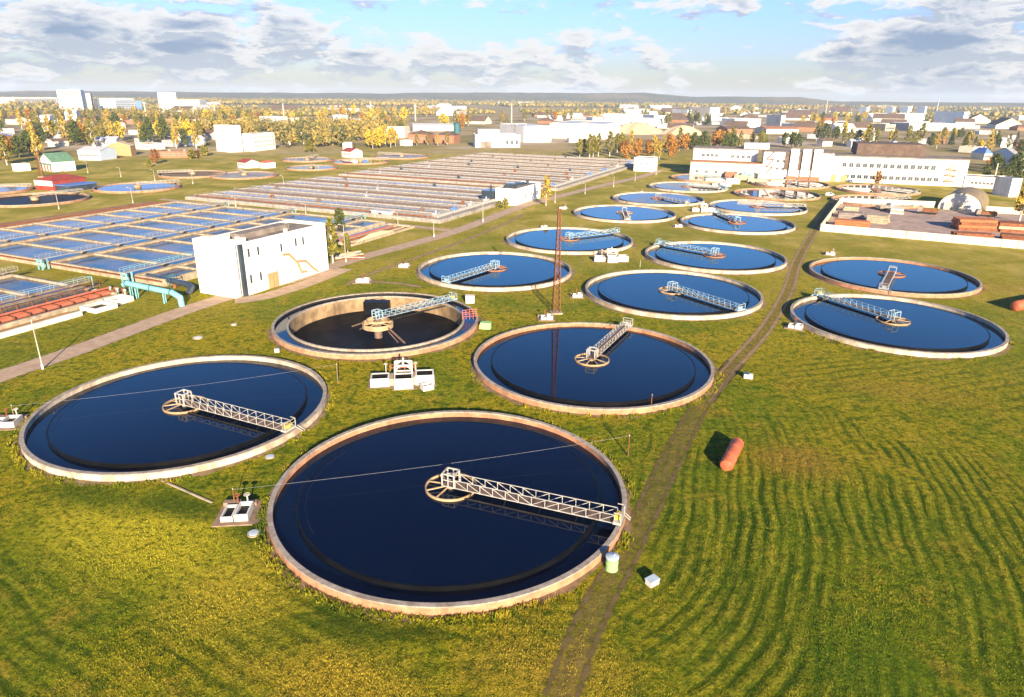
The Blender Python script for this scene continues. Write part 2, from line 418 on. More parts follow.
def strip(name, pts, w, z, material, jit=.0, step=4.):
    """a ribbon along a polyline, with an attribute running -1..1 across it"""
    P = [Vector((p[0], p[1], 0)) for p in pts]
    # Catmull-Rom
    out = []
    for i in range(len(P)-1):
        p0 = P[max(0, i-1)]; p1 = P[i]; p2 = P[i+1]; p3 = P[min(len(P)-1, i+2)]
        n = max(2, int((p2-p1).length/step))
        for k in range(n):
            t = k/n
            out.append(.5*((2*p1)+(-p0+p2)*t+(2*p0-5*p1+4*p2-p3)*t*t+(-p0+3*p1-3*p2+p3)*t**3))
    out.append(P[-1])
    vs, fs, at = [], [], []
    K = [-1, -.5, 0, .5, 1]
    for i, p in enumerate(out):
        d = (out[min(len(out)-1, i+1)] - out[max(0, i-1)]).normalized(); nn = Vector((-d.y, d.x, 0))
        ww = w*(1+jit*(rnd.random()-.5))/2
        for k in K: vs.append(p + nn*ww*k + Vector((0, 0, z))); at.append(k)
    L = len(K)
    for i in range(len(out)-1):
        for k in range(L-1): fs.append((i*L+k, (i+1)*L+k, (i+1)*L+k+1, i*L+k+1))
    m = MB(); m.add(vs, [f[::-1] for f in fs])
    o = m.build(name, material)
    a = o.data.attributes.new('edge', 'FLOAT', 'POINT'); a.data.foreach_set('value', at)
    return structure(o)
# ------------------------------------------------------------------ ground, hills, roads
T4 = (-27.1, 131.6)
def build_ground():
    rad = [19.0, 21, 24, 30, 45, 70, 110, 170, 260, 400, 650, 1000, 1700, 3000, 5000, 8000, 13000]
    n = 96
    m = MB(); m.lathe([(r, 0) for r in rad][::-1], n, (T4[0], T4[1], 0))
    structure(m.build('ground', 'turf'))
build_ground()
def build_hills():
    m, nt, p, out = newmat('wooded_hills')
    P = pos(nt)
    n = noise(nt, P, .006, 6, .7); n2 = noise(nt, scaled(nt, P, (1, 1, 6)), .0011, 4, .6)
    c = mixc(nt, mrange(nt, n, .35, .65), (.035, .045, .022), (.10, .085, .035))
    c = mixc(nt, mrange(nt, n2, .52, .62, 0, .8), c, (.17, .12, .055))
    nt.links.new(c, p.inputs['Base Color']); p.inputs['Roughness'].default_value = 1
    prof = [(-9000, 34), (-3600, 30), (-3100, 40), (-1800, 40), (-900, 46), (-18, 60), (500, 62), (922, 67), (1265, 44), (1674, 48), (1946, 50), (2169, 22), (3480, 28), (9000, 30)]
    xs = np.linspace(-9000, 9000, 700)
    base = np.interp(xs, [a for a, b in prof], [b for a, b in prof])
    r2 = np.random.RandomState(3)
    k = np.convolve(r2.rand(700), np.ones(9)/9, 'same'); k2 = np.convolve(r2.rand(700), np.ones(3)/3, 'same')
    ridge = base + (k-.5)*10 + (k2-.5)*4
    rows = [(4300, 0.0, 0), (4500, .25, 1), (4750, .62, 1), (5000, 1., 1), (5400, .9, 1), (6200, .4, 1), (7000, 0, 0)]
    vs, fs = [], []
    for y, s, j in rows:
        for i, x in enumerate(xs):
            yy = y + 250*math.sin(x*.0011+1.)
            vs.append((x, yy, -2 + (ridge[i]+2)*s + (j*(r2.rand()-.5)*5 if s < 1 else 0)))
    L = len(xs)
    for k in range(len(rows)-1):
        for i in range(L-1): fs.append((k*L+i, k*L+i+1, (k+1)*L+i+1, (k+1)*L+i))
    b = MB(); b.add(vs, fs); structure(b.build('hills', m))
build_hills()

road_px = [(-60, 398), (0, 376), (60, 356), (120, 334), (180, 312), (240, 293), (300, 277), (345, 262), (400, 247), (440, 236), (470, 226), (520, 207), (560, 196), (600, 186), (640, 177), (662, 170)]
RD = [G(*p) for p in road_px]
strip('road', RD, 6.4, .008, 'asphalt', .05)
strip('road', [AB(203, -115), AB(205, -140), AB(207, -180), AB(208, -225), AB(209, -262)], 4.4, .012, 'asphalt', .06)
strip('road', [AB(108, -117), AB(113, -113.6), AB(126, -112.8), AB(143, -114)], 6.0, .012, 'asphalt', .05)
strip('path', [G(345, 285), G(375, 272), G(404, 262), G(432, 252), G(460, 242), G(500, 226), G(524, 214)], 2.4, .014, 'dirt', .3)
strip('path', [G(355, 281), G(395, 283), G(420, 287)], 2.6, .018, 'dirt', .3)
trk = [(832, 203), (812, 235), (797, 262), (788, 290), (766, 328), (736, 362), (704, 400), (676, 450), (652, 500), (622, 560), (590, 620), (560, 700)]
TR = [Vector((*G(*p), 0)) for p in trk]
def offset(P, d):
    o = []
    for i, p in enumerate(P):
        t = (P[min(len(P)-1, i+1)] - P[max(0, i-1)]).normalized(); o.append(p + Vector((-t.y, t.x, 0))*d)
    return o
TRN = TR[:8]; TRF = TR[6:]
strip('path', TR[:7], 5.2, .010, 'rut', .2)
strip('wheel_rut', offset(TR[:7], 1.05), 1.25, .016, 'dirt', .3, 2.)
strip('wheel_rut', offset(TR[:7], -1.05), 1.25, .018, 'dirt', .3, 2.)
strip('path', TR[5:], 6.0, .012, 'rut', .25)
strip('wheel_rut', offset(TR[5:], 1.2), 1.0, .020, 'rut2', .4, 1.5)
strip('wheel_rut', offset(TR[5:], -1.2), 1.0, .022, 'rut2', .4, 1.5)

# ------------------------------------------------------------------ round settling tanks
def make_tank(name, label, x, y, r, look='pink', rim=.98, group='round settling tanks'):
    t = thing(name, label, 'settling tank', (x, y, 0), rnd.random()*0, group)
    wall = {'pink': 'wall_pink', 'white': 'wall_white'}[look]
    m = MB(); m.lathe([(r+.05, -.3), (r+.05, rim-.155), (r-.44, rim-.155), (r-.44, -.6)], 128); m.build('basin_wall', wall, t, True)
    m = MB(); m.lathe([(r-.48, rim-.16), (r+.07, rim-.16), (r+.07, rim), (r-.48, rim), (r-.48, rim-.16)], 128); m.build('coping', 'coping', t, True)
    rr = random.Random(int(x*7+y)); n = 96
    prof_o = [r+.35+.75*rr.random()**2+.35*math.sin(i*.3+x)**2 for i in range(n)]
    vs = [((r)*math.cos(2*PI*i/n), (r)*math.sin(2*PI*i/n), .05) for i in range(n)] + [(prof_o[i]*math.cos(2*PI*i/n), prof_o[i]*math.sin(2*PI*i/n), .012) for i in range(n)]
    m = MB(); m.add(vs, [(i, n+i, n+(i+1) % n, (i+1) % n) for i in range(n)]); m.build('apron', 'apron', t)
    return t
def fill_tank(t, r, rim=.98, chan=2.5, simple=False):
    wr = r-.6-chan
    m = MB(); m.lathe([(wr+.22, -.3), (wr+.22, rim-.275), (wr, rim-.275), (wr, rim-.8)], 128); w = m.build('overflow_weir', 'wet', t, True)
    if not simple:        # a rotten length of scum board still stands on one side
        m = MB(); m.lathe([(wr-.75, rim-.5), (wr-.75, rim-.27), (wr-.79, rim-.27), (wr-.79, rim-.5)], 40, (0, 0, 0), R(150), R(215)); m.build('scum_board', 'weir_top', t, True)
    m = MB(); m.lathe([(r-.43, rim-.78), (wr+.2, rim-.78)], 128); m.build('channel_water', 'launder', t)
    m = MB(); m.disc(wr+.02, rim-.30, 128); m.build('water', 'water', t)

def railing(m, p, q, h=1.0, n=6, r=.035):
    p = Vector(p); q = Vector(q)
    for k in range(n+1):
        a = p.lerp(q, k/n); m.bar(a, a+Vector((0, 0, h)), r*1.6)
    for z in (h, h*.55): m.bar(p+Vector((0, 0, z)), q+Vector((0, 0, z)), r*1.6)

def make_bridge(label, x, y, ang, L, paint='steel_white', ringm='ring', rim=.98, ring_r=2.9, wd=1.45, ht=1.0, fine=True, z0=None, carriage='yellow'):
    t = thing('scraper_bridge', label, 'scraper bridge', (x, y, 0), ang, 'scraper bridges on the settling tanks')
    zb = (rim+.22) if z0 is None else z0
    zt = zb+ht; hw = wd/2; th = .074 if fine else .10
    n = 12 if fine else 7
    for sgn in (-1, 1):
        m = MB(); yy = sgn*hw
        m.bar((-.8, yy, zb), (L, yy, zb), th*1.15); m.bar((.9, yy, zt), (L, yy, zt), th*.9)
        for k in range(n+1):
            xx = .9+(L-.9)*k/n
            m.bar((xx, yy, zb+.04), (xx, yy, zt-.04), th*.85)
            if k < n:
                x2 = .9+(L-.9)*(k+1)/n
                if k < n/2: m.bar((xx, yy, zt-.05), (x2, yy, zb+.05), th*.8)
                else: m.bar((xx, yy, zb+.05), (x2, yy, zt-.05), th*.8)
        m.build('truss', paint, t)
    m = MB(); m.box(-.8, -hw+.09, zb-.05, L, hw-.09, zb+.03)
    for k in range(14): xx = -.6+(L+.2)*k/13; m.box(xx-.06, -hw+.09, zb-.18, xx+.06, hw-.09, zb-.052)
    m.build('walkway', 'deck', t)
    # portal over the centre pivot
    m = MB()
    for xx in (-.75, .75):
        for s in (-1, 1): m.bar((xx, s*hw*.98, zb+.06), (xx, s*hw*.98, zb+1.55), .14)
        m.bar((xx, -hw, zb+1.55), (xx, hw, zb+1.55), .14)
    for s in (-1, 1):
        m.bar((-.75, s*hw, zb+1.55), (.75, s*hw, zb+1.55), .14); m.bar((-.75, s*hw, zb+.8), (.75, s*hw, zb+.8), .10)
        m.bar((0, s*hw, zb+.06), (0, s*hw, zb+1.5), .10)
    m.build('pivot_cage', paint, t)
    zr = rim-.16
    m = MB(); m.lathe([(ring_r, zr-.28), (ring_r, zr+.12), (ring_r-.16, zr+.12), (ring_r-.16, zr-.28)], 48); rg = m.build('baffle_ring', ringm, t, True)
    m = MB()
    for a in (100, 140, 220, 260, 180): m.bar((.2*math.cos(R(a)), .4*math.sin(R(a)), zb-.12), ((ring_r-.1)*math.cos(R(a)), (ring_r-.1)*math.sin(R(a)), zr+.06), .13)
    m.build('spoke', ringm, rg)
    m = MB(); m.tube((0, 0, -.5), (0, 0, zb-.06), .42, n=12); m.build('pivot_column', 'concrete', t, True)
    # drive carriage on the rim
    c = MB(); c.box(L-.1, -hw-.25, rim+.22, L+.75, hw+.25, rim+.5); cr = c.build('carriage', paint, t)
    for s in (-1, 1):
        w = MB(); w.tube((L+.35, s*(hw+.05)-.09, rim+.21), (L+.35, s*(hw+.05)+.09, rim+.21), .2, n=12); w.build('wheel', 'black', cr)
    b = MB(); b.box(L-.05, -.45, rim+.52, L+.5, .25, rim+1.05); b.tube((L+.2, .28, rim+.75), (L+.2, .7, rim+.75), .2, n=10); b.build('drive_motor', carriage, cr)
    m = MB()
    for s in (-1, 1):
        m.bar((L+.72, s*(hw+.2), rim+.5), (L+.72, s*(hw+.2), rim+1.6), .08); m.bar((L-.05, s*(hw+.2), rim+1.6), (L+.72, s*(hw+.2), rim+1.6), .08)
    m.bar((L+.72, -hw-.2, rim+1.6), (L+.72, hw+.2, rim+1.6), .08); m.bar((L+.72, -hw-.2, rim+1.1), (L+.72, hw+.2, rim+1.1), .06)
    m.bar((L+.75, hw+.1, rim+.4), (L+1.25, hw+.9, .4), .09); m.bar((L+.75, hw+.55, rim+.4), (L+1.25, hw+1.3, .4), .09)
    m.build('end_railing', paint, t)
    # scum blade trailing under the bridge
    m = MB(); m.bar((1.5, -hw-.9, rim-.25), (L-3.1, -hw-.9, rim-.25), .07, .25)
    for k in range(4): xx = 3+(L-7)*k/3; m.bar((xx, -hw-.9, rim-.2), (xx, -hw, zb-.05), .06)
    m.build('scum_blade', 'weir_top', t)
    return t

# x, y, radius, wall look, label, bridge (centre and rim pixel), paint, ring, bridge label
D = [
 (-6.9, 69.2, 20.1, 'pink', 'largest, nearest round settling tank of dark navy water with orange-pink wall', (448, 487), (618, 515), 'steel_white', 'ring', 'cream lattice scraper bridge across the nearest navy tank'),
 (-47.4, 90.7, 19.9, 'white', 'round settling tank of dark navy water in the left foreground, white lit wall', (182, 404), (287, 425), 'steel_white', 'ring', 'white lattice scraper bridge on the left foreground tank'),
 (13.8, 110.6, 20.3, 'pink', 'round navy settling tank right behind the nearest one, beside the mast foot', (600, 355), (628, 322), 'steel_white', 'ring', 'pale scraper bridge pointing away from the viewer on the tank by the mast'),
 (37.4, 156.1, 20.2, 'white', 'round blue settling tank in the middle, just left of the dirt track bend', (668, 287), (742, 308), 'skyblue', 'ring', 'light blue scraper bridge on the mid blue tank left of the dirt track'),
 (-4.7, 176.3, 20.0, 'white', 'round blue settling tank directly behind the drained one, left of the mast', (492, 264), (448, 279), 'skyblue', 'hub', 'pale blue scraper bridge with orange centre ring, behind the drained tank'),
 (17.8, 217.0, 20.0, 'white', 'round light blue settling tank crossed by the top half of the brown mast', (572, 237), (617, 230), 'skyblue', 'hub', 'pale scraper bridge on the tank behind the upper mast'),
 (58.0, 195.2, 19.6, 'white', 'round blue settling tank behind the mid blue tank, its bridge reaching left', (712, 252), (656, 241), 'skyblue', 'hub', 'light blue scraper bridge reaching left on the tank beside the white twin-box chamber'),
 (43.3, 270.5, 19.8, 'white', 'pale blue settling tank nearest the road bend past the mast top', (624, 210), (628, 219.5), 'steel_white', 'ring', 'short white scraper bridge pointing to the viewer on the roadside pale tank'),
 (64.6, 312.3, 20.2, 'white', 'pale blue settling tank second from the far end of the roadside row', (658, 197), (690, 202.5), 'steel_white', 'hub', 'scraper bridge on the second tank from the far end of the roadside row'),
 (88.4, 356.3, 19.6, 'white', 'small-looking pale settling tank near the far end of the roadside row', (693, 186), (724, 187), 'skyblue', 'hub', 'scraper bridge on the pale tank near the far end of the roadside row'),
 (107.9, 397.8, 19.0, 'pink', 'farthest settling tank, half hidden by concrete boxes before the long white building', (700, 177), (720, 178), 'cyan', 'ring', 'scraper bridge on the farthest tank before the white building'),
 (81.3, 250.7, 20.0, 'white', 'light blue settling tank with a cyan bridge, fourth along the middle row', (737, 221), (716, 211), 'skyblue', 'hub', 'cyan-white scraper bridge pointing up-left on the fourth tank of the middle row'),
 (101.9, 290.6, 19.7, 'white', 'light blue settling tank with a long pale bridge, fifth of the middle row', (757, 206), (792, 204.5), 'steel_white', 'hub', 'long pale scraper bridge lying to the right on the fifth tank of the middle row'),
 (124.7, 331.9, 19.5, 'pink', 'settling tank mirroring the white building shafts, sixth of the middle row', (777, 193), (800, 196), 'steel_white', 'hub', 'scraper bridge on the tank that mirrors the white building shafts'),
 (146.5, 374.0, 19.8, 'pink', 'farthest settling tank of the middle row, under the white building wall', (783, 182), (806, 184), 'steel_white', 'hub', 'scraper bridge on the tank under the white building wall'),
 (183.1, 353.3, 19.3, 'pink', 'pale settling tank in front of the white building row of windows', (880, 188), (905, 190), 'steel_white', 'hub', 'scraper bridge on the tank in front of the row of windows'),
 (162.2, 311.6, 18.6, 'pink', 'settling tank partly hidden behind the storage yard back wall', (880, 199.5), (905, 197), 'steel_white', 'hub', 'scraper bridge on the tank behind the storage yard'),
 (98.3, 174.4, 19.8, 'pink', 'blue settling tank with red patches on its coping, farther of the right-hand two', (893, 272), (884, 287), 'steel_grey', 'hub', 'grey scraper bridge pointing to the viewer on the farther right-hand tank'),
 (78.2, 134.8, 19.7, 'white', 'blue settling tank right of the dirt track, nearer of the two on the right', (896, 319), (822, 293), 'skyblue', 'ring', 'light blue scraper bridge with yellow drive on the nearer right-hand tank'),
]
for i, (x, y, r, look, lab, c, e, paint, ringm, blab) in enumerate(D):
    t = make_tank('settling_tank', lab, x, y, r, look)
    fill_tank(t, r, simple=(i > 7 and i < 17))
    ex, ey = G(*e, 1.8); ang = math.atan2(ey-y, ex-x)
    make_bridge(blab, x, y, ang, r-.75, paint, ringm, ring_r=3.0 if i < 3 else 3.2, fine=i in (0, 1, 2, 3, 4, 17, 18),
                wd=1.5 if i < 3 else 1.7, carriage='yellow' if i in (0, 1, 18) else paint)

# the drained tank
def drained_tank():
    x, y = T4; r = 20.2; rim = .98
    t = make_tank('settling_tank', 'drained round tank showing its tan inner wall and black wet floor', x, y, r, 'pink')
    wr = r-3.1
    m = MB(); m.lathe([(r-.45, .8), (r-.45, .2), (wr+.2, .2)], 128); m.build('channel_floor', 'weir_top', t, True)
    m = MB(); m.lathe([(r-.46, .42), (wr+.3, .42)], 128); m.build('channel_water', 'launder', t)
    m = MB(); m.lathe([(wr+.35, .1), (wr+.35, .82), (wr, .82), (wr, -1.5)], 128); m.build('weir_wall', 'coping', t, True)
    m = MB(); m.lathe([(wr-.004, .5), (wr-.004, -2.9)][::-1], 128); m.build('inner_wall', 'stained', t, True)
    m = MB(); m.lathe([(wr, -2.3), (9, -2.6), (3, -2.9), (0.01, -3.0)], 128); m.build('floor', 'sludge', t, True)
    m = MB(); m.tube((0, 0, -4.2), (0, 0, .75), .8, n=24); m.build('pivot_column', 'deck', t, True)
    m = MB(); m.lathe([(3.1, -.7), (3.1, .25), (2.9, .25), (2.9, -.7)], 48); rg = m.build('baffle_ring', 'ring', t, True)
    m = MB()
    for a in (20, 65, 110, 155, 200, 245, 290, 335): m.bar((1, 0, .2) if 0 else (1.0*math.cos(R(a)), 1.0*math.sin(R(a)), .1), (2.95*math.cos(R(a)), 2.95*math.sin(R(a)), .1), .16)
    m.build('spoke', 'ring', rg)
    # scraper arms that reach down to the floor
    for a in (140, 320):
        m = MB(); c, s = math.cos(R(a)), math.sin(R(a))
        m.bar((3.2*c, 3.2*s, -.2), (8.5*c, 8.5*s, -2.5), .24, .3); m.bar((3.2*c, 3.2*s, -1.0), (6*c, 6*s, -2.6), .16)
        m.build('scraper_arm', 'deck', t)
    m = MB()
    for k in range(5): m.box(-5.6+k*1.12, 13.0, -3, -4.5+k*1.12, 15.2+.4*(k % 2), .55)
    m.build('suction_box_shadow', 'wet', t)  # suction box enlarged in near-black to draw the shadow patch at the back
    # red guard rails over the channel
    for a in (0, 9):
        m = MB(); c, s = math.cos(R(a)), math.sin(R(a))
        railing(m, ((wr)*c, wr*s, 1.0), ((r-.2)*c, (r-.2)*s, 1.25), 1.1, 4, .06)
        m.build('guard_rail', 'redpipe', t)
    ex, ey = G(455, 296, 1.8)
    make_bridge('long light blue scraper bridge over the drained tank', x, y, math.atan2(ey-y, ex-x), r-.75, 'skyblue', 'ring', ring_r=2.2, wd=1.4, fine=True)
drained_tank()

# older clarifiers at the back left
D2 = [
 (-178.8, 332.8, 18.6, 'light blue clarifier beside the red and white pump house'),
 (-178.0, 390.6, 17.6, 'brown-walled empty-looking clarifier in the far left meadow'),
 (-148.5, 388.0, 17.5, 'clarifier with white foam on it, next to the red-roofed huts'),
 (-123.5, 432.0, 15.0, 'blue clarifier just behind the left corner of the long basins'),
 (-103.2, 476.4, 19.0, 'clarifier with a small red-roofed hut at its edge'),
 (-141.8, 487.2, 17.0, 'pale grey clarifier below the round olive bush'),
 (-82.1, 519.8, 19.5, 'dry-looking clarifier farthest along the yellow trees'),
 (-200.3, 290.9, 19.9, 'deep clarifier in shade at the left edge, before the pump house'),
 (-238.0, 318.0, 16.0, 'clarifier at the left edge behind the shaded one'),
]
for i, (x, y, r, lab) in enumerate(D2):
    t = make_tank('clarifier', lab, x, y, r, 'pink', 1.0, 'older round clarifiers')
    t['category'] = 'clarifier'
    if i == 7:
        m = MB(); m.lathe([(r-.45, .6), (r-.45, .05)], 96); m.build('inner_wall', 'stained', t, True)
        m = MB(); m.disc(r-.45, .05, 96); m.build('water', 'sludge', t)
    else:
        wr = r-2.2
        m = MB(); m.lathe([(wr+.3, 0), (wr+.3, .75), (wr, .75), (wr, .3)], 96); m.build('overflow_weir', 'concrete', t, True)
        m = MB(); m.disc(wr+.1, .62, 96); m.build('water', ['launder', 'apron', 'froth2', 'launder', 'launder', 'lane_water', 'froth2', 0, 'lane_water'][i] if i in (1, 2, 6, 5, 8) else 'water', t)
        m = MB(); m.disc(r-.43, .42, 96, r0=wr+.2); m.build('channel_water', 'launder', t)
    m = MB(); m.tube((0, 0, .2), (0, 0, 1.6), 1.5, n=16); m.tube((0, 0, 1.6), (0, 0, 1.75), 2.0, n=16); m.build('centre_well', 'ring', t, True)
    a = [40, 200, 120, 300, 10, 80, 160, 60, 20][i]
    b = thing('scraper_bridge', 'thin pale scraper bridge on the ' + ['pump house clarifier', 'brown-walled clarifier', 'foamy clarifier', 'corner clarifier', 'hut clarifier', 'bush clarifier', 'clarifier by the yellow trees', 'shaded left-edge clarifier', 'left-edge back clarifier'][i], 'scraper bridge', (x, y, 0), R(a), 'scraper bridges on the older clarifiers')
    m = MB(); m.box(-.5, -.7, 1.78, r, .7, 1.95); m.build('walkway', 'concrete', b)
    for s in (-1, 1):
        m = MB(); railing(m, (0, s*.7, 1.95), (r, s*.7, 1.95), 1.0, 9, .05); m.build('railing', 'steel_white', b)

# ------------------------------------------------------------------ valve pits and distribution chambers
def handwheel(m, x, y, z, h=1.3):
    m.tube((x, y, z), (x, y, z+h), .09, n=8); m.lathe([(.32, z+h), (.38, z+h+.05), (.32, z+h+.1), (.27, z+h+.05), (.32, z+h)], 14, (x, y, 0)); m.bar((x-.3, y, z+h+.05), (x+.3, y, z+h+.05), .06)
def open_box(m, x0, y0, x1, y1, z0, z1, w=.25):
    m.box(x0, y0, z0, x1, y0+w, z1); m.box(x0, y1-w, z0, x1, y1, z1)
    m.box(x0, y0+w, z0, x0+w, y1-w, z1); m.box(x1-w, y0+w, z0, x1, y1-w, z1)
def chamber(label, x, y, rz, s=1.):
    t = thing('distribution_chamber', label, 'chamber', (x, y, 0), rz, 'white concrete distribution chambers')
    m = MB(); m.box(-5.9*s, -.5*s, -.1, 5.4*s, 3.6*s, .06); m.box(-1.9*s, -1.5*s, -.1, 2.3*s, -.51*s, .06); m.build('base_slab', 'apron', t)
    m = MB(); m.m = 0
    open_box(m, -5.4*s, 0, -2.3*s, 2.7*s, .06, 1.55*s); m.build('side_basin', 'white_tile', t)
    m = MB(); open_box(m, 2.0*s, .15*s, 5.1*s, 2.9*s, .06, 1.75*s); m.build('side_basin', 'white_tile', t)
    for (x0, x1, z) in ((-5.1, -2.6, 1.0), (2.3, 4.8, 1.2)):
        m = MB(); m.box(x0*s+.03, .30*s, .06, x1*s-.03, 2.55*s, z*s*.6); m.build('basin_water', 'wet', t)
        m = MB(); open_box(m, (x0-.04)*s, (.26 if x0 < 0 else .41)*s, (x1+.04)*s, (2.44 if x0 < 0 else 2.64)*s, z*s*.6+.01, z*s+.42*s, .015); m.build('basin_darkening', 'wet', t)  # dark inset sheets, added to darken the basin opening
    m = MB(); m.box(-2.29*s, .4*s, .06, -1.6*s, 3.0*s, 1.3*s); m.box(1.62*s, .4*s, .06, 1.99*s, 3.0*s, 1.4*s); m.box(-1.59*s, 1.3*s, .06, 1.61*s, 3.0*s, 1.75*s); m.build('deck', 'concrete', t)
    m = MB(); open_box(m, -1.5*s, -1.3*s, 1.6*s, 1.29*s, .06, 1.9*s, .22); f = m.build('front_basin', 'white_tile', t)
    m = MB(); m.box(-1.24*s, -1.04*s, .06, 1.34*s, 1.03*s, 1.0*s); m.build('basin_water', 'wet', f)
    m = MB(); open_box(m, -1.275*s, -1.075*s, 1.375*s, 1.065*s, 1.01*s, 1.78*s, .015); m.build('basin_darkening', 'wet', f)
    # arched lifting frames
    for yy, zz in ((1.25, 1.9), (2.7, 2.15)):
        m = MB()
        for xx in (-1.35, 1.45): m.bar((xx*s, yy*s, zz*s), (xx*s, yy*s, (zz+1.35)*s), .22)
        m.bar((-1.35*s, yy*s, (zz+1.35)*s), (1.45*s, yy*s, (zz+1.35)*s), .24)
        for a, b in (((-1.3, .7), (-.55, 1.25)), ((1.4, .7), (.65, 1.25))): m.bar((a[0]*s, yy*s, (zz+a[1])*s), (b[0]*s, yy*s, (zz+b[1])*s), .18)
        m.bar((-1.3*s, yy*s, (zz+.45)*s), (1.4*s, yy*s, (zz+.45)*s), .14); m.tube((.05*s, yy*s, (zz+1.4)*s), (.05*s, yy*s, (zz+2.0)*s), .16, n=8)
        m.build('lifting_frame', 'white_tile', t)
    for xx in (-2.9, 2.1, -1.0):
        m = MB(); handwheel(m, xx*s, 2.95*s, 1.3, 1.5); m.build('valve_wheel', 'steel_white', t)
    m = MB(); railing(m, (-2.2*s, 3.05*s, 1.5), (1.9*s, 3.05*s, 1.5), 1.1, 5, .05); m.build('guard_rail', 'redpipe', t)
    return t
cx, cy = G(403, 388)
chamber('white stepped concrete chamber between the drained tank and the nearest tank', cx, cy+.6, R(8), .95)
cx, cy = G(612, 262)
chamber('white concrete chamber with rusty deck between the blue middle tanks', cx, cy, R(0), .9)
cx, cy = G(704, 212)
chamber('small white twin-box chamber between the pale far tanks', cx, cy, R(-5), .85)
cx, cy = G(722, 186.5)
chamber('white block chamber near the far end of the tank rows', cx, cy, R(-10), .9)
cx, cy = G(427, 389)
t = thing('inspection_box', 'small open white concrete box beside the stepped chamber', 'concrete box', (cx, cy, 0), R(30))
m = MB(); open_box(m, -.9, -.7, .9, .7, 0, .85, .18); m.build('wall', 'white_tile', t)
m = MB(); m.box(-.71, -.51, 0, .71, .51, .35); m.build('bottom', 'wet', t)

def pit(label, px, py, rz, w=5., d=3.6, wheels=2, white=True):
    x, y = G(px, py)
    t = thing('valve_pit', label, 'valve pit', (x, y, 0), rz, 'concrete valve pits beside the tanks')
    m = MB(); m.box(-w/2, -d/2, -.1, w/2, d/2, .14); m.build('slab', 'slab', t)
    m = MB(); open_box(m, -w*.32, -d*.36, -.02*w, d*.18, .142, .75, .16); m.build('hatch_curb', 'white_tile' if white else 'concrete', t)
    m = MB(); open_box(m, .02*w, -d*.36, w*.36, d*.22, .142, .95, .16); m.build('hatch_curb', 'white_tile' if white else 'concrete', t)
    m = MB(); m.box(-w*.28, -d*.31, .142, -.06*w, d*.13, .45); m.box(.06*w, -d*.31, .142, w*.32, d*.17, .5); m.build('hatch_bottom', 'wet', t)
    m = MB(); m.box(-w*.45, d*.30, .142, -w*.02, d*.44, .6); m.box(w*.03, d*.3, .142, w*.4, d*.44, .5); m.build('cable_box', 'slab', t)
    for k in range(wheels):
        m = MB(); handwheel(m, -w*.05+k*w*.25, d*.26, .142, 1.5); m.build('valve_wheel', 'rust' if k == 0 else 'steel_white', t)
    return t
pit('brown slab valve pit with two handwheels between the two nearest tanks', 238, 514, R(6), 4.2, 4.6)
pit('valve pit at the left edge beside the left foreground tank', 6, 424, R(8), 5.2, 4.2)
pit('valve pit at the mast foot with a small white arch', 546, 319, R(4), 3.6, 3.0, 1)
pit('small valve pit with one post left of the mid blue tank', 577, 297, R(-3), 3.2, 2.6, 1)
pit('valve pit on the left rim of the nearer right-hand tank', 795, 328, R(-30), 3.8, 3.0, 1)
pit('small pinkish valve pit above the farther right-hand tank', 830, 255, R(-25), 3.6, 2.8, 2)
pit('valve pit on the path behind the drained tank', 363, 282, R(0), 4.6, 3.4, 1)
pit('small pit with a white vent post beside the dirt path', 404, 267, R(-8), 3.6, 3.0, 1)
pit('little valve pit at the top left rim of the tank behind the mast', 544, 228, R(-4), 3.2, 2.6, 1)
pit('low concrete pit between the pale roadside tanks', 678, 227, R(-4), 3.6, 2.8, 1)
pit('pale pit by the road before the second roadside tank', 563, 209, R(-20), 4.2, 3.0, 2)
pit('pale pit left of the third roadside tank', 640, 193.5, R(-20), 4.2, 3.0, 2)
# paved link from the near pit to the tank
cx, cy = G(261, 515)
m = MB(); m.box(-1.9, -1.6, -.05, 1.9, 1.8, .10); o = m.build('paved_landing', 'slab'); o.location = (cx, cy, 0); o.rotation_euler.z = R(6)
tag(o, 'brown paved landing joining the near valve pit to the nearest tank', 'paving')

def manhole(label, px, py, r=.6, h=.12, m_='greybox'):
    x, y = G(px, py)
    t = thing('manhole', label, 'manhole', (x, y, 0))
    m = MB(); m.lathe([(r*1.25, -.05), (r*1.25, h*.8), (r, h*.8), (r, h*.6)], 24); m.build('collar', 'concrete', t, True)
    m = MB(); m.lathe([(r*.98, h*.6), (r*.95, h), (.01, h*1.15)], 24); m.build('lid', m_, t, True)
manhole('round pale manhole lid in front of the near brown valve pit', 254, 534, .55, .2)
manhole('pale manhole lid in the grass between the two nearest tanks', 270, 457, .5, .15)
manhole('low white manhole on the meadow beside the road', 198, 338, .75, .2, 'white_tile')
manhole('tiny white manhole at the curve of the road', 234, 325, .5, .2, 'white_tile')
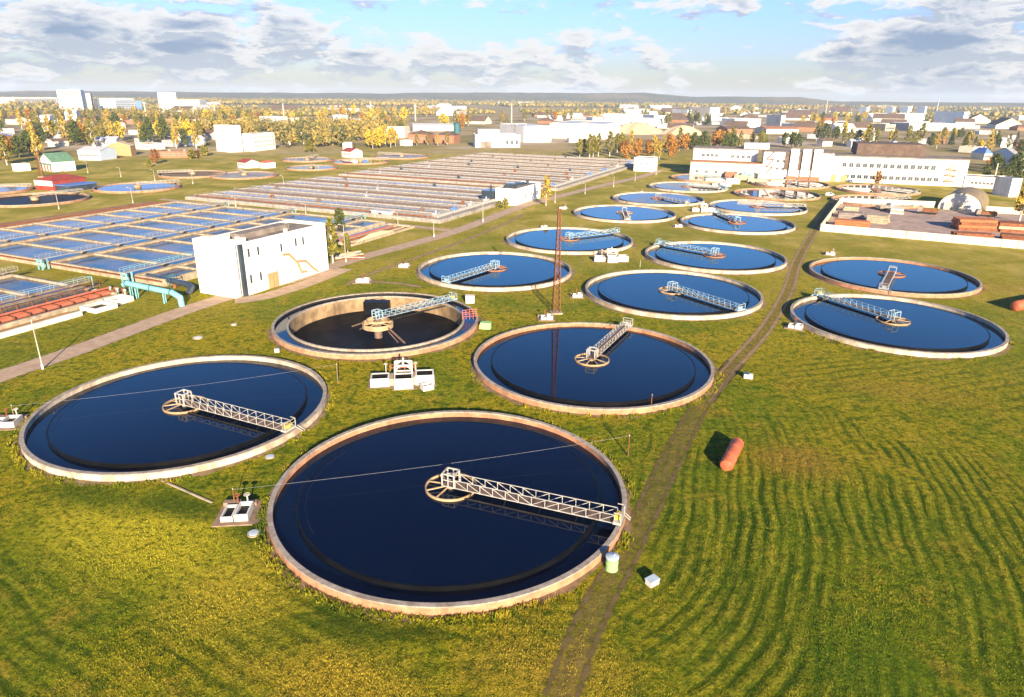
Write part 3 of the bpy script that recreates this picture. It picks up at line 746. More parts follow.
# ------------------------------------------------------------------ loose objects near the front
def cistern(label, p, q, r, m_='orange'):
    p = Vector((*p, 0)); q = Vector((*q, 0)); L = (q-p).length; d = q-p
    t = thing('cistern', label, 'cistern', (p.x, p.y, 0), math.atan2(d.y, d.x))
    m = MB()
    prof = [(.02, -.35), (r*.5, -.30), (r*.85, -.15), (r, .1)]
    body = prof + [(r, L-.1), (r*.85, L+.15), (r*.5, L+.30), (.02, L+.35)]
    m.lathe(body, 32)
    m.v = [(z, y, r*.97-.0+x) for x, y, z in m.v]
    m.f = [f[::-1] for f in m.f]
    m.build('tank_shell', m_, t, True)
    m = MB()
    for xx in (L*.02+.1, L*.33, L*.66, L*.98-.1):
        k = MB(); k.lathe([(r+.005, -.05), (r+.03, -.05), (r+.03, .05), (r+.005, .05)], 32); k.v = [(z+xx, y, r*.97+x) for x, y, z in k.v]; m.add(k.v, k.f)
    m.build('weld_band', m_, t)
    m = MB()
    for xx in (L*.2, L*.8): m.box(xx-.15, -r*.7, -.05, xx+.15, r*.7, .22)
    m.build('saddle', 'rust', t)
    return t
cistern('faded orange-red steel cistern lying on the grass right of the dirt track', G(725.5, 471), G(736.5, 448.5), .84)
cistern('orange and grey cistern cut by the right edge of the picture, beside the right-hand tanks', G(1014, 311), G(1052, 303), 1.15)
# pale green drum with lid
x, y = G(611.5, 569)
t = thing('drum', 'pale green drum with a light blue lid beside the nearest tank', 'drum', (x, y, 0))
m = MB(); m.lathe([(.01, 0), (.62, 0), (.64, .06), (.60, .1), (.60, .75), (.64, .8), (.60, .85), (.60, 1.35), (.63, 1.42)], 32); m.build('shell', 'mint', t, True)
m = MB(); m.lathe([(.66, 1.38), (.67, 1.52), (.60, 1.56), (.01, 1.60)], 32); m.tube((.2, .1, 1.58), (.2, .1, 1.66), .08); m.build('lid', 'greybox', t, True)
x, y = G(652, 584)
t = thing('cabinet', 'small pale blue-white box lying in the grass right of the pale green drum', 'box', (x, y, 0), R(35))
m = MB(); m.box(-.55, -.38, 0, .55, .38, .55); m.build('case', 'white_tile', t)
m = MB(); m.box(-.6, -.43, .552, .6, .43, .66); m.build('lid', 'greybox', t)
m = MB(); m.box(-.1, -.44, .3, .1, -.385, .45); m.build('latch', 'steel_grey', t)
x, y = G(748, 378)
t = thing('cabinet', 'tiny white box with a dark green side beside the dirt track, above the orange cistern', 'box', (x, y, 0), R(-15))
m = MB(); m.box(-.7, -.4, 0, .7, .4, .75); m.build('case', 'white_tile', t)
m = MB(); m.box(-.78, -.46, .752, .1, .46, .85); m.build('lid', 'teal', t)
x, y = G(470, 303)
t = thing('cabinet', 'white equipment cabinet at the bridge end of the drained tank', 'cabinet', (x, y, 0), R(4))
m = MB(); m.box(-.95, -.6, .1, .95, .6, 1.7); m.build('case', 'white', t)
m = MB(); m.box(-1.05, -.7, 1.702, 1.05, .7, 1.82); m.build('lid', 'white_tile', t)
m = MB(); m.box(-.85, -.63, .25, -.05, -.602, 1.6); m.box(.05, -.63, .25, .85, -.602, 1.6); m.build('door', 'white_tile', t)
x, y = G(486, 329)
t = thing('cabinet', 'pale yellow-green box right of the drained tank, left of the mast-side tank', 'cabinet', (x, y, 0), R(-8))
m = MB(); m.box(-1.0, -.6, .1, 1.0, .6, 1.3); m.build('case', 'mint', t)
m = MB(); m.box(-1.06, -.66, 1.302, 1.06, .66, 1.42); m.build('lid', 'mint', t)
m = MB(); m.box(-1.3, -.5, .1, -1.002, .5, .9); m.build('side_flap', 'yellow', t)
x, y = G(277, 352)
t = thing('cabinet', 'little white cube in the grass at the front left of the drained tank', 'box', (x, y, 0), R(20))
m = MB(); m.box(-.4, -.35, 0, .4, .35, .55); m.build('case', 'white', t)
m = MB(); m.box(-.44, -.39, .552, .44, .39, .62); m.build('lid', 'white_tile', t)

def pole(label, px, py, h, m_='wood', r=.09, cross=False, name='utility_pole'):
    x, y = G(px, py)
    t = thing(name, label, 'pole', (x, y, 0))
    m = MB(); m.tube((0, 0, -.3), (0, 0, h), r, r*.8, 8); m.build('post', m_, t, True)
    m = MB(); m.tube((0, 0, h), (0, 0, h+.18), r*.9, r*.5, 8)
    if cross: m.bar((-.6, 0, h-.15), (.6, 0, h-.15), .09)
    m.build('insulator', 'steel_white', t)
    return (x, y, h)
pA = pole('thin rusty pole on the grass at the right of the nearest tank', 628, 456, 2.9, 'mastrust')
pB = pole('thin pole between the left foreground tank and the drained tank', 338, 383, 3.2, 'wood')
pC = pole('short thin pole in front of the coping of the tank by the mast', 651, 408, 2.1, 'rust', .07)
pD = pole('thin post with a hook at the near brown valve pit', 235, 505, 2.0, 'rust', .07)
pE = pole('thin post at the left edge valve pit', 15, 420, 2.2, 'wood', .07)
pole('slim white post on the far coping of the mid blue tank', 640, 267, 1.6, 'steel_white', .08)
def cable(label, p, q, sag=.5, r=.010, m_='grey'):
    p = Vector(p); q = Vector(q); m = MB(); n = 14; prev = None
    for i in range(n+1):
        k = i/n; c = p.lerp(q, k); c.z -= sag*4*k*(1-k)
        c.z = c.z
        if prev is not None: m.tube(prev-p, c-p, r, n=5)
        prev = c
    o = m.build('overhead_cable', m_); o.location = p
    tag(o, label, 'cable'); return o
cable('thin pale cable strung across the nearest tank', pD, pA, .45)
cable('thin pale cable strung across the left foreground tank', pE, pB, .5)
# thin concrete kerb from left tank to near pit
o = MB(); a = Vector((*G(155, 478), .06)); b = Vector((*G(212, 503), .06)); o.bar((0, 0, 0), b-a, .22, .14); oo = o.build('cable_duct', 'concrete'); oo.location = a
tag(oo, 'thin concrete cable duct running from the left foreground tank to the near valve pit', 'duct')

# lattice mast
def lattice_mast(label, px, py, h, w0, w1, m_, arms=True, name='lattice_mast'):
    x, y = G(px, py)
    t = thing(name, label, 'mast', (x, y, 0), R(10))
    m = MB(); n = 16
    cor = [(-1, -1), (1, -1), (1, 1), (-1, 1)]
    wz = lambda z: (w0+(w1-w0)*z/h)/2
    for c in cor: m.bar((c[0]*wz(0), c[1]*wz(0), 0), (c[0]*wz(h), c[1]*wz(h), h), .11)
    m.build('leg_frame', m_, t)
    m = MB()
    for k in range(n):
        z0, z1 = h*k/n, h*(k+1)/n
        for i in range(4):
            a, b = cor[i], cor[(i+1) % 4]
            m.bar((a[0]*wz(z0), a[1]*wz(z0), z0), (b[0]*wz(z1), b[1]*wz(z1), z1), .06)
            m.bar((b[0]*wz(z0), b[1]*wz(z0), z0), (a[0]*wz(z1), a[1]*wz(z1), z1), .06)
            m.bar((a[0]*wz(z1), a[1]*wz(z1), z1), (b[0]*wz(z1), b[1]*wz(z1), z1), .06)
    m.build('lattice', m_, t)
    m = MB(); m.box(-w0*.8, -w0*.8, -.2, w0*.8, w0*.8, .3); m.build('footing', 'concrete', t)
    if arms:
        m = MB(); m.box(-1.3, -.5, h, 1.3, .5, h+.12); railing(m, (-1.3, -.5, h+.12), (1.3, -.5, h+.12), .9, 3, .05); railing(m, (-1.3, .5, h+.12), (1.3, .5, h+.12), .9, 3, .05); m.build('platform', 'steel_white', t)
        for xx in (-1.1, 0, 1.1):
            m = MB(); m.box(xx-.28, -.75, h+.55, xx+.28, -.52, h+.95); m.build('floodlight', 'steel_white', t)
    return t
lattice_mast('tall brown lattice floodlight mast in the middle of the tanks', 556, 313, 22.0, 1.5, .42, 'mastrust', False)
lattice_mast('brown lattice tower in the left meadow beside the green-gabled house', 42, 177, 13.5, 1.9, 1.2, 'mastrust', False, 'lattice_tower')

# lamp posts
def lamp_post(label, px, py, h, rz=0., base=True, group='white concrete lamp posts along the plant roads'):
    x, y = G(px, py)
    t = thing('lamp_post', label, 'lamp post', (x, y, 0), rz, group)
    m = MB(); m.tube((0, 0, .9), (0, 0, h), .11, .07, 8); m.build('post', 'steel_white', t, True)
    m = MB(); m.tube((0, 0, -.2), (0, 0, .9), .19, .17, 10); m.build('sleeve', 'white_tile', t, True)
    m = MB(); m.tube((0, 0, h-.05), (.9, 0, h+.25), .045, n=6); a = m.build('arm', 'steel_white', t)
    m = MB(); m.box(.8, -.11, h+.2, 1.35, .11, h+.32); m.build('lamp_head', 'steel_grey', a)
    return t
lamp_post('cream lamp post standing alone between the road and the left foreground tank', 43, 369, 8.6, R(70))
for px, py, ty, lab in [(398, 226, 213, 'lamp post at the corner of the striped filter bed'), (434, 237, 221, 'lamp post at the road fork below the long basins'), (483, 222, 203, 'lamp post with a big head by the near corner of the long basins'),
    (306, 214, 204, 'lamp post on the verge between the square basins and the long basins'), (236, 207, 197, 'lamp post behind the far end of the square basins'),
    (585, 194, 184, 'lamp post on the road verge beside the golden poplar, nearer of the verge row'), (613.5, 187, 176, 'second lamp post of the verge row past the golden poplar'), (635, 181, 171, 'third lamp post of the verge row, before the white cube house'), (656, 175, 166, 'last lamp post of the verge row, by the white cube house'),
    (555, 203, 190, 'lamp post behind the golden poplar at the white block house'), (59, 209, 191, 'slim lamp post at the shaded left-edge clarifier'), (133, 203, 188, 'slim lamp post in front of the pump house clarifier'),
    (88, 173, 162, 'slim lamp post in the meadow right of the green-gabled house'), (121, 177, 168, 'slim lamp post in the meadow above the pump house clarifier'), (155, 181, 170, 'slim lamp post right of the pump house clarifier'), (193, 184, 174, 'slim lamp post in the meadow near the brown-walled clarifier'),
    (346, 262, 225, 'white leaning post by the birch behind the white block building'), (284, 188, 176, 'slim lamp post at the left edge of the long basins')]:
    x0, y0 = px, py
    lamp_post(lab, px, py, hgt(px, py, ty), R(200))

# ------------------------------------------------------------------ square aeration basins, left
def local(a0, b0): return (*AB(a0, b0), 0)
def walkway(t, x0, y0, x1, y1, z, w=1.1, rail='steel_white', deck='deck', n=26, legs=True):
    m = MB(); m.bar((x0, y0, z), (x1, y1, z), w, .14); wk = m.build('walkway', deck, t)
    d = Vector((x1-x0, y1-y0, 0)).normalized(); nn = Vector((-d.y, d.x, 0))*(w/2)
    for s in (-1, 1):
        m = MB(); railing(m, Vector((x0, y0, z+.07))+nn*s, Vector((x1, y1, z+.07))+nn*s, 1.05, n, .032); m.build('railing', rail, wk)
    return wk
def square_basin():
    # local x = b + 241, local y = a - 110
    t = thing('aeration_basin', 'wide block of square blue aeration basins behind the white block building', 'basin', local(110, -241), AXR)
    WX, LY = 100.0, 89.5; z = 1.7; wt = .8
    xs = [0, 26, 59.5, 91, WX]
    m = MB(); m.box(-.6, -.6, -.4, WX+.6, 0, z); m.box(-.6, LY, -.4, WX+.6, LY+.6, z); m.box(-.6, 0, -.4, 0, LY, z); m.box(WX, 0, -.4, WX+.6, LY, z)
    m.build('outer_wall', 'concrete', t)
    m = MB(); m.box(-1.2, -1.3, z-.6, WX, -.62, z-.35); m.build('outer_ledge', 'rust', t)
    for xx in xs[1:4]:
        m = MB(); m.box(xx-.7, .02, -.4, xx+.7, LY-.02, z+.1); m.build('long_wall', 'concrete', t)
    for k in range(1, 8):
        yy = LY*k/8
        for a, b in zip(xs, xs[1:]):
            a2 = a+.72 if a else a+.02; b2 = b-.72 if b < WX-1 else b-.02
            m = MB(); m.box(a2, yy-.4, -.4, b2, yy+.4, z-.02); m.build('cross_wall', 'concrete', t)
    m = MB(); m.box(.01, .01, z-.5, WX-.01, LY-.01, z-.45); m.build('water', 'ab_water', t)
    for i, xx in enumerate(xs[1:4]):
        y0 = -3.5
        wk = walkway(t, xx-.7, y0, xx-.7, LY+2.5, z+1.1, 1.5, ['steel_grey', 'steel_grey', 'cyan'][i], 'grey', 34)
        m = MB()
        for yy in (-3.2, -1.7, LY+2.2):
            for s in (-.8, .8): m.bar((xx-.7+s, yy, -.1), (xx-.7+s, yy, z+1.0), .3)
        m.bar((xx-1.5, -3.2, z+.6), (xx+.1, -3.2, z+.6), .25); m.build('end_trestle', 'cyan', t)
    # rust-brown pipe bed on the far left flank
    m = MB()
    for k in range(3): m.tube((-4-2.2*k, -2, .6), (-4-2.2*k, LY+2, .6), .42, n=8)
    m.build('side_pipe', 'rust', t)
    m = MB(); m.box(-19, -3, -.2, -1.3, LY+3, .12); m.build('side_bed', 'rustbed', t)
    for k in range(6):
        m = MB(); m.box(-3.4, 6+k*15, .12, -1.6, 7.6+k*15, 1.2); m.build('gate_box', 'concrete', t)
square_basin()

def near_left_basin():
    # local x = b + 205, local y = a - 28
    t = thing('aeration_basin', 'blue basin with rust-red pipes cut by the left edge of the picture', 'basin', local(28, -205), AXR)
    LY = 69.0; z = 1.5
    m = MB(); m.box(0, LY, -.4, 64, LY+.6, z); m.box(-.6, 0, -.4, 0, LY+.6, z); m.box(63.5, 0, -.4, 64.1, LY-.02, z-.4); m.build('outer_wall', 'concrete', t)
    m = MB(); m.box(68.0, 0, -.4, 68.7, LY-11, 1.0); m.build('front_wall', 'white_tile', t)
    m = MB(); m.box(64.2, 0, -.2, 67.98, LY-11, .25); m.build('front_channel', 'medians', t)
    for xx in (27, 53):
        m = MB(); m.box(xx-.9, 0, -.4, xx+.9, LY-.02, z+.1); m.build('long_wall', 'concrete', t)
    for k in range(1, 7):
        for a, b in ((.02, 26.08), (27.92, 52.08)):
            m = MB(); m.box(a, k*10-.5, -.4, b, k*10+.5, z-.03); m.build('cross_wall', 'concrete', t)
    m = MB(); m.box(.01, .01, z-.55, 63.4, LY-.01, z-.5); m.build('water', 'ab_water', t)
    walkway(t, 27.2, 0, 27.2, LY+1.5, z+.7, 1.3, 'steel_white', 'concrete', 26)
    walkway(t, 53.2, 0, 53.2, LY+1.5, z+1.0, 1.4, 'skyblue', 'concrete', 26)
    m = MB(); m.pipe([(53.2, LY+1.5, z+2.0), (53.2, LY+2.6, z+1.8), (53.2, LY+2.6, 0)], .12); m.build('end_rail', 'cyan', t)
    for yy in (30, 45): 
        m = MB(); m.box(51.5, yy, z+.1, 52.4, yy+1, z+1.0); m.tube((51.9, yy+.5, z+1.0), (51.9, yy+.5, z+1.7), .3); m.build('gate_drive', 'white_tile', t)
    # red pipe rack with footbridge
    m = MB()
    for k, (dx, zz, r) in enumerate(((0, .9, .45), (1.1, .8, .34), (2.1, .85, .4), (1.0, 1.7, .22))): m.tube((60+dx, 0, zz+.4), (60+dx, LY+1, zz+.4), r, n=10)
    m.build('red_pipe', 'redpipe', t, True)
    m = MB()
    for k in range(24): yy = k*3.0; m.box(59.2, yy, z-.2, 63, yy+.3, z+.2); m.bar((59.3, yy+.1, z), (59.3, yy+.1, z+1.4), .12)
    m.build('pipe_support', 'rust', t)
    walkway(t, 58.6, 0, 58.6, LY+1, z+1.1, .9, 'mastrust', 'deck', 30)
    m = MB(); open_box(m, 65, LY-9, 70, LY-4, -.1, 1.0, .35); m.build('end_chamber', 'white_tile', t)
    m = MB(); m.box(65.36, LY-8.64, 0, 69.64, LY-4.36, .25); m.build('chamber_bottom', 'wet', t)
    m = MB(); open_box(m, 64.6, LY-3, 68.6, LY+1, -.1, 1.1, .3); m.build('end_chamber', 'white_tile', t)
    for k in range(5):
        m = MB(); m.tube((61+k*1.2, LY+1.2+.4*(k % 2), 0), (61+k*1.2, LY+1.2+.4*(k % 2), 1.9), .22, n=8); m.ball((61+k*1.2, LY+1.2+.4*(k % 2), 2.0), .4); m.build('valve', 'rust' if k % 2 else 'steel_grey', t)
near_left_basin()
# cyan overground pipe
p0 = Vector((*G(126, 296), 0)); p1 = Vector((*G(181.5, 306), 0))
t = thing('air_pipe', 'thick cyan pipe raised on legs, bending down to the ground by the white block building', 'pipe', p0)
d = p1-p0
m = MB(); m.pipe([(0, 0, 2.6), (d.x*.05, d.y*.05, 3.1), (d.x*.88, d.y*.88, 2.7), (d.x, d.y, 1.9), (d.x*1.01, d.y*1.01, 0)], .62, 14); m.build('pipe_run', 'cyan', t, True)
for k in (.12, .22, .72):
    for s in (-.4, .4):
        m = MB(); m.bar((d.x*k, d.y*k+s, 0), (d.x*k, d.y*k+s, 2.4), .22); m.build('leg', 'cyan', t)
for k in (.06, .5, .86):
    m = MB(); u = d.normalized(); c = Vector((d.x*k, d.y*k, 3.06-.35*k)); m.tube(c-u*.08, c+u*.08, .74, n=14); m.build('flange', 'teal', t)
# dark pipe behind it
q0 = Vector((*G(147, 280), 0)); q1 = Vector((*G(196, 293), 0)); d = q1-q0
t = thing('air_pipe', 'dark pipe in the shade between the cyan pipe and the square basins', 'pipe', q0)
m = MB(); m.pipe([(-1, 1, 1.0), (d.x*.8, d.y*.8, 1.6), (d.x*.95, d.y*.95, 1.2), (d.x*.93, d.y*.93-2.2, 0)], .7, 14); m.build('pipe_run', 'darkglass', t, True)
m = MB()
for k in (.2, .6): m.box(d.x*k-.3, d.y*k-.5, 0, d.x*k+.3, d.y*k+.5, .9)
m.build('saddle', 'rust', t)
m = MB(); m.lathe([(1.3, 2.6), (1.3, 2.75), (1.15, 2.75), (1.15, 2.6)], 24, (d.x*.55, d.y*.55, 0)); [m.bar((d.x*.55+1.2*math.cos(a), d.y*.55+1.2*math.sin(a), 0), (d.x*.55+1.2*math.cos(a), d.y*.55+1.2*math.sin(a), 2.6), .1) for a in (0, 1.57, 3.14, 4.7)]; m.build('valve_guard', 'teal', t)

# ------------------------------------------------------------------ striped filter bed with stored pipes (between the roads)
def filter_bed():
    t = thing('filter_bed', 'striped open filter bed with coloured pipes beside the road fork', 'filter bed', local(167, -136), AXR)
    m = MB(); open_box(m, -4.3, 0, 6.5, 35, -.2, .7, .4); m.build('curb', 'concrete', t)
    m = MB(); m.box(-3.88, .42, -.2, 6.08, 34.58, .15); m.build('bed', 'medians', t)
    ms = ['midblue', 'redpipe', 'timber', 'rust', 'timber']
    for k in range(5):
        m = MB(); x = -3.0+k*1.5
        if k % 2 == 0: m.box(x-.45, 2, .152, x+.45, 33, .5)
        else: [m.tube((x+j*.45, 2+3*(j+1), .4), (x+j*.45, 30+2*(k % 3), .4), .22, n=6) for j in (-1, 0, 1)]
        m.build('pipe_row', ms[k], t)
    m = MB(); n = 14
    m.add([(3.3+1.2*math.cos(a)*q+(.9 if q == 1 else 1.2), 15+11*math.sin(a)*q, .155+h) for q, h in ((1, 0), (.7, .8), (.3, 1.5)) for a in [2*PI*i/n for i in range(n)]], [(k*n+i, k*n+(i+1) % n, (k+1)*n+(i+1) % n, (k+1)*n+i) for k in range(2) for i in range(n)] + [tuple(range(2*n, 3*n))]); m.build('sand_heap', 'sand', t)
filter_bed()
x, y = G(383, 217)
t = thing('shed', 'low grey-roofed shed at the back of the striped filter bed', 'shed', (x, y, 0), AXR)
m = MB(); m.box(-4, -1.5, 0, 4, 1.5, 2.2); m.build('wall', 'white_tile', t)
m = MB(); m.prism([(-4.3, -1.8), (4.3, -1.8), (4.3, 1.8), (-4.3, 1.8)], 2.202, 2.45); m.build('roof', 'palroof', t)
m = MB(); m.box(-1, -1.56, .05, .6, -1.503, 1.9); m.build('door', 'darkglass', t)
x, y = G(345, 262)
o = thing('scrap_pile', 'tangle of pipes and planks under the birch by the white block building', 'scrap', (x, y+6, 0), R(20))
for k in range(9):
    m = MB(); a = rnd.uniform(-.5, .5); m.tube((-4*math.cos(a)+rnd.uniform(-1, 1), -4*math.sin(a)+k*.7-3, .25+.12*(k % 3)), (4*math.cos(a), 4*math.sin(a)+k*.7-3, .3+.2*(k % 3)), .2, n=6); m.build('pipe_length', ['rust', 'steel_grey', 'timber'][k % 3], o)

# ------------------------------------------------------------------ long aeration lanes in the middle
def lanes(label, a0, a1, b0, b1, nl, seed):
    t = thing('long_basin', label, 'basin', local(a0, b0), AXR)
    Wd = b1-b0; L = a1-a0; z = 1.2; r = random.Random(seed)
    m = MB(); m.box(0, -.9, -.3, Wd, 0, z+.2); m.box(0, L, -.3, Wd, L+.9, z); m.box(-.9, -.9, -.3, 0, L+.9, z); m.box(Wd, -.9, -.3, Wd+1.2, L+.9, z+.15)
    m.build('outer_wall', 'lanewall', t)
    per = L/nl
    for k in range(nl):
        y0 = k*per
        ci = MB(); ci.box(.02, y0+.02, -.3, Wd-.02, y0+per*.16, z); ci.build('lane_wall', 'lanewall', t)
        c2 = MB(); c2.box(.02, y0+per*.56, -.3, Wd-.02, y0+per*.62, z); c2.build('lane_wall', 'lanewall', t)
        x1 = Wd*(.55+.4*r.random())
        f = MB(); f.box(.02, y0+per*.62+.02, z-.5, x1, y0+per-.02, z-.42); f.build('lane_water', 'lane_water', t)
        f = MB(); f.box(x1+.02, y0+per*.62+.02, z-.5, Wd-.02, y0+per-.02, z-.40); f.build('frothy_water', 'froth2', t)
        f = MB(); f.box(.02, y0+per*.16+.02, z-.5, Wd-.02, y0+per*.56-.02, z-.38); f.build('frothy_water', ['froth', 'froth2'][k % 2], t)
        p = MB(); p.box(.02, y0+per*.62-1.0, z-.36, Wd*.98, y0+per*.62-.45, z-.2); p.tube((2, y0+per*.1, z+.35), (Wd-2, y0+per*.1, z+.35), .28, n=8); p.build('air_pipe', 'deck' if r.random() < .75 else 'rust', t)
        for s in (.12, .60):
            q = MB(); railing(q, (1, y0+per*s, z), (Wd-1, y0+per*s, z), 1.0, 40, .045); q.build('railing', 'steel_white' if s < .3 else 'steel_grey', t)
        for j in range(3):
            q = MB(); xx = Wd*(.12+.33*j+.2*r.random()); q.box(xx-.6, y0+per*.60-.2, z, xx+.6, y0+per*.62+.8, z+1.2); q.tube((xx, y0+per*.62, z+1.3), (xx, y0+per*.62, z+2.2), .2, n=6); q.build('gate_hoist', r.choice(['steel_grey', 'darkglass', 'rust', 'deck']), t)
    # service gallery along the road side
    for s in (2.2, 5.2):
        q = MB(); railing(q, (Wd-s, 1, z), (Wd-s, L-1, z), 1.05, 60, .05); q.build('railing', 'steel_white', t)
    g = MB(); g.box(Wd-6, .03, z+.002, Wd-.03, L-.03, z+.16); g.build('gallery', 'lanewall', t)
    for k in range(7):
        q = MB(); yy = 4+k*(L-8)/6; q.box(Wd-5, yy, z+.17, Wd-3, yy+1.8, z+1.5); q.tube((Wd-4, yy+.9, z+1.5), (Wd-4, yy+.9, z+2.4), .35, n=8); q.build('valve_stand', r.choice(['darkglass', 'steel_grey', 'midblue', 'steel_white']), t)
    q = MB()
    for k in range(3): q.tube((Wd-1.6-k*.9, 2, z+.5), (Wd-1.6-k*.9, L-2, z+.5), .3, n=8)
    q.build('main_pipe', 'steel_white', t, True)
    return t
lanes('nearer block of long pale frothy aeration lanes in the middle ground', 214, 304, -251, -127, 4, 1)
lanes('farther block of long pale frothy aeration lanes, before the trees', 318, 494, -251, -122, 8, 2)
mb = MB(); mb.box(-251, 304.95, -.1, -126, 317.05, .25); o = mb.build('median_strip', 'medians')
o.data.transform(Matrix(((.910, .4147, 0, 0), (-.4147, .910, 0, 0), (0, 0, 1, 0), (0, 0, 0, 1)))); tag(o, None, None, None, 'structure'); o.name = 'path'
# ------------------------------------------------------------------ buildings
FOOT = []          # ground already taken: x, y, radius
def on_line(px, py, p, q):
    """sight line against the upright plane over p-q: distance along it and height"""
    a, dy, dz = ray(px, py)
    ux, uy = q[0]-p[0], q[1]-p[1]; L = math.hypot(ux, uy); ux /= L; uy /= L
    # t*(a,dy) = p + u*(ux,uy)
    det = a*(-uy) - dy*(-ux)
    t = (p[0]*(-uy) - p[1]*(-ux))/det; u = (a*p[1] - dy*p[0])/det
    u = (t*a-p[0])*ux + (t*dy-p[1])*uy
    return u, CAM_H + t*dz
WIN = {}
def window(parent, x, z, w, h, face='front', D=0., Wd=0., glass='glass', frame='white_tile'):
    key = (round(w, 2), round(h, 2), glass, frame)
    if key not in WIN:
        m = MB(); m.m = 0
        m.box(-w/2, -.05, 0, w/2, .05, .09); m.box(-w/2, -.05, h-.09, w/2, .05, h); m.box(-w/2, -.05, .09, -w/2+.09, .05, h-.09); m.box(w/2-.09, -.05, .09, w/2, .05, h-.09); m.box(-.04, -.04, .09, .04, .04, h-.09)
        m.m = 1; m.box(-w/2+.09, -.02, .09, -.04, .02, h-.09); m.box(.04, -.02, .09, w/2-.09, .02, h-.09)
        me = m.build('window', [frame, glass]); WIN[key] = me.data; bpy.data.objects.remove(me)
    o = bpy.data.objects.new('window', WIN[key]); COL.objects.link(o); o.parent = parent
    if face == 'front': o.location = (x, -.035, z)
    elif face == 'left': o.location = (-.035, x, z); o.rotation_euler.z = PI/2
    else: o.location = (Wd+.035, x, z); o.rotation_euler.z = PI/2
    return o
def building(label, cat, p, q, h, depth, wall='white', roof='tar', style='flat', rows=(), name='building', side_rows=(), group=None, over=.25, glass='glass', rh=None):
    """p, q: front corners on the ground, left to right; the house runs back from them"""
    L = math.hypot(q[0]-p[0], q[1]-p[1]); rz = math.atan2(q[1]-p[1], q[0]-p[0])
    t = thing(name, label, cat, p, rz, group)
    m = MB(); m.box(0, 0, -.3, L, depth, h, top=style != 'flat')
    rh = rh or min(L, depth)*.28
    if style == 'gable':       # ridge along the front
        m.add([(0, 0, h), (0, depth, h), (0, depth/2, h+rh)], [(0, 1, 2)]); m.add([(L, 0, h), (L, depth, h), (L, depth/2, h+rh)], [(0, 2, 1)])
    if style == 'gablefront':
        m.add([(0, 0, h), (L, 0, h), (L/2, 0, h+rh)], [(0, 1, 2)]); m.add([(0, depth, h), (L, depth, h), (L/2, depth, h+rh)], [(0, 2, 1)])
    m.build('wall', wall, t)
    r = MB(); e = over
    if style == 'flat':
        open_box(r, -.08, -.08, L+.08, depth+.08, h+.002, h+.45, .35) if L > 3 else None
        r2 = MB(); r2.box(.28, .28, h-.2, L-.28, depth-.28, h+.12); rf = r2.build('roof', roof, t); r.build('parapet', wall, rf)
        if L > 14:
            k = MB()
            for j in range(int(L/11)): k.box(4+j*10, depth*.45, h+.122, 5.6+j*10, depth*.45+1.3, h+1.2)
            k.build('roof_vent', 'concrete', rf)
    elif style == 'gable':
        s = .18
        r.add([(-e, -e, h-.05), (L+e, -e, h-.05), (L+e, depth/2, h+rh+.12), (-e, depth/2, h+rh+.12), (-e, depth+e, h-.05), (L+e, depth+e, h-.05),
               (-e, -e, h+s), (L+e, -e, h+s), (L+e, depth/2, h+rh+.12+s), (-e, depth/2, h+rh+.12+s), (-e, depth+e, h+s), (L+e, depth+e, h+s)],
              [(6, 7, 8, 9), (9, 8, 11, 10), (0, 3, 2, 1), (3, 4, 5, 2), (0, 1, 7, 6), (4, 10, 11, 5), (0, 6, 9, 3), (3, 9, 10, 4), (1, 2, 8, 7), (2, 5, 11, 8)])
        r.build('roof', roof, t)
    elif style == 'gablefront':
        s = .18; x = L/2
        r.add([(-e, -e, h-.05), (x, -e, h+rh+.12), (L+e, -e, h-.05), (-e, depth+e, h-.05), (x, depth+e, h+rh+.12), (L+e, depth+e, h-.05),
               (-e, -e, h+s), (x, -e, h+rh+.12+s), (L+e, -e, h+s), (-e, depth+e, h+s), (x, depth+e, h+rh+.12+s), (L+e, depth+e, h+s)],
              [(6, 7, 10, 9), (7, 8, 11, 10), (0, 3, 4, 1), (1, 4, 5, 2), (0, 1, 7, 6), (1, 2, 8, 7), (3, 9, 10, 4), (4, 10, 11, 5), (0, 6, 9, 3), (2, 5, 11, 8)])
        r.build('roof', roof, t)
    elif style == 'hip':
        i = min(L, depth)*.45
        if L >= depth: a, b = (i, depth/2), (L-i, depth/2)
        else: a, b = (L/2, i), (L/2, depth-i)
        r.add([(-e, -e, h), (L+e, -e, h), (L+e, depth+e, h), (-e, depth+e, h), (*a, h+rh), (*b, h+rh)], [(0, 1, 5, 4), (1, 2, 5), (2, 3, 4, 5), (3, 0, 4), (3, 2, 1, 0)] if L >= depth else [(0, 1, 4), (1, 2, 5, 4), (2, 3, 5), (3, 0, 4, 5), (3, 2, 1, 0)])
        r.build('roof', roof, t)
    for (z, wh, ww, n, x0, x1) in rows:
        for k in range(n): window(t, (x0+(x1-x0)*(k+.5)/n)*L, z*h, ww, wh, glass=glass)
    for (z, wh, ww, n, side) in side_rows:
        for k in range(n): window(t, depth*(k+.5)/n, z*h, ww, wh, side, depth, L, glass=glass)
    FOOT.append((p[0]+(q[0]-p[0])/2-math.sin(rz)*depth/2, p[1]+(q[1]-p[1])/2+math.cos(rz)*depth/2, math.hypot(L, depth)/2))
    return t
def PX(X, Y, Z=0.):
    c, s = math.cos(CAM_P), math.sin(CAM_P); z = Z-CAM_H; d = Y*c-z*s; v = Y*s+z*c
    return W/2+CAM_F*(X*math.cos(CAM_R)-v*math.sin(CAM_R))/d
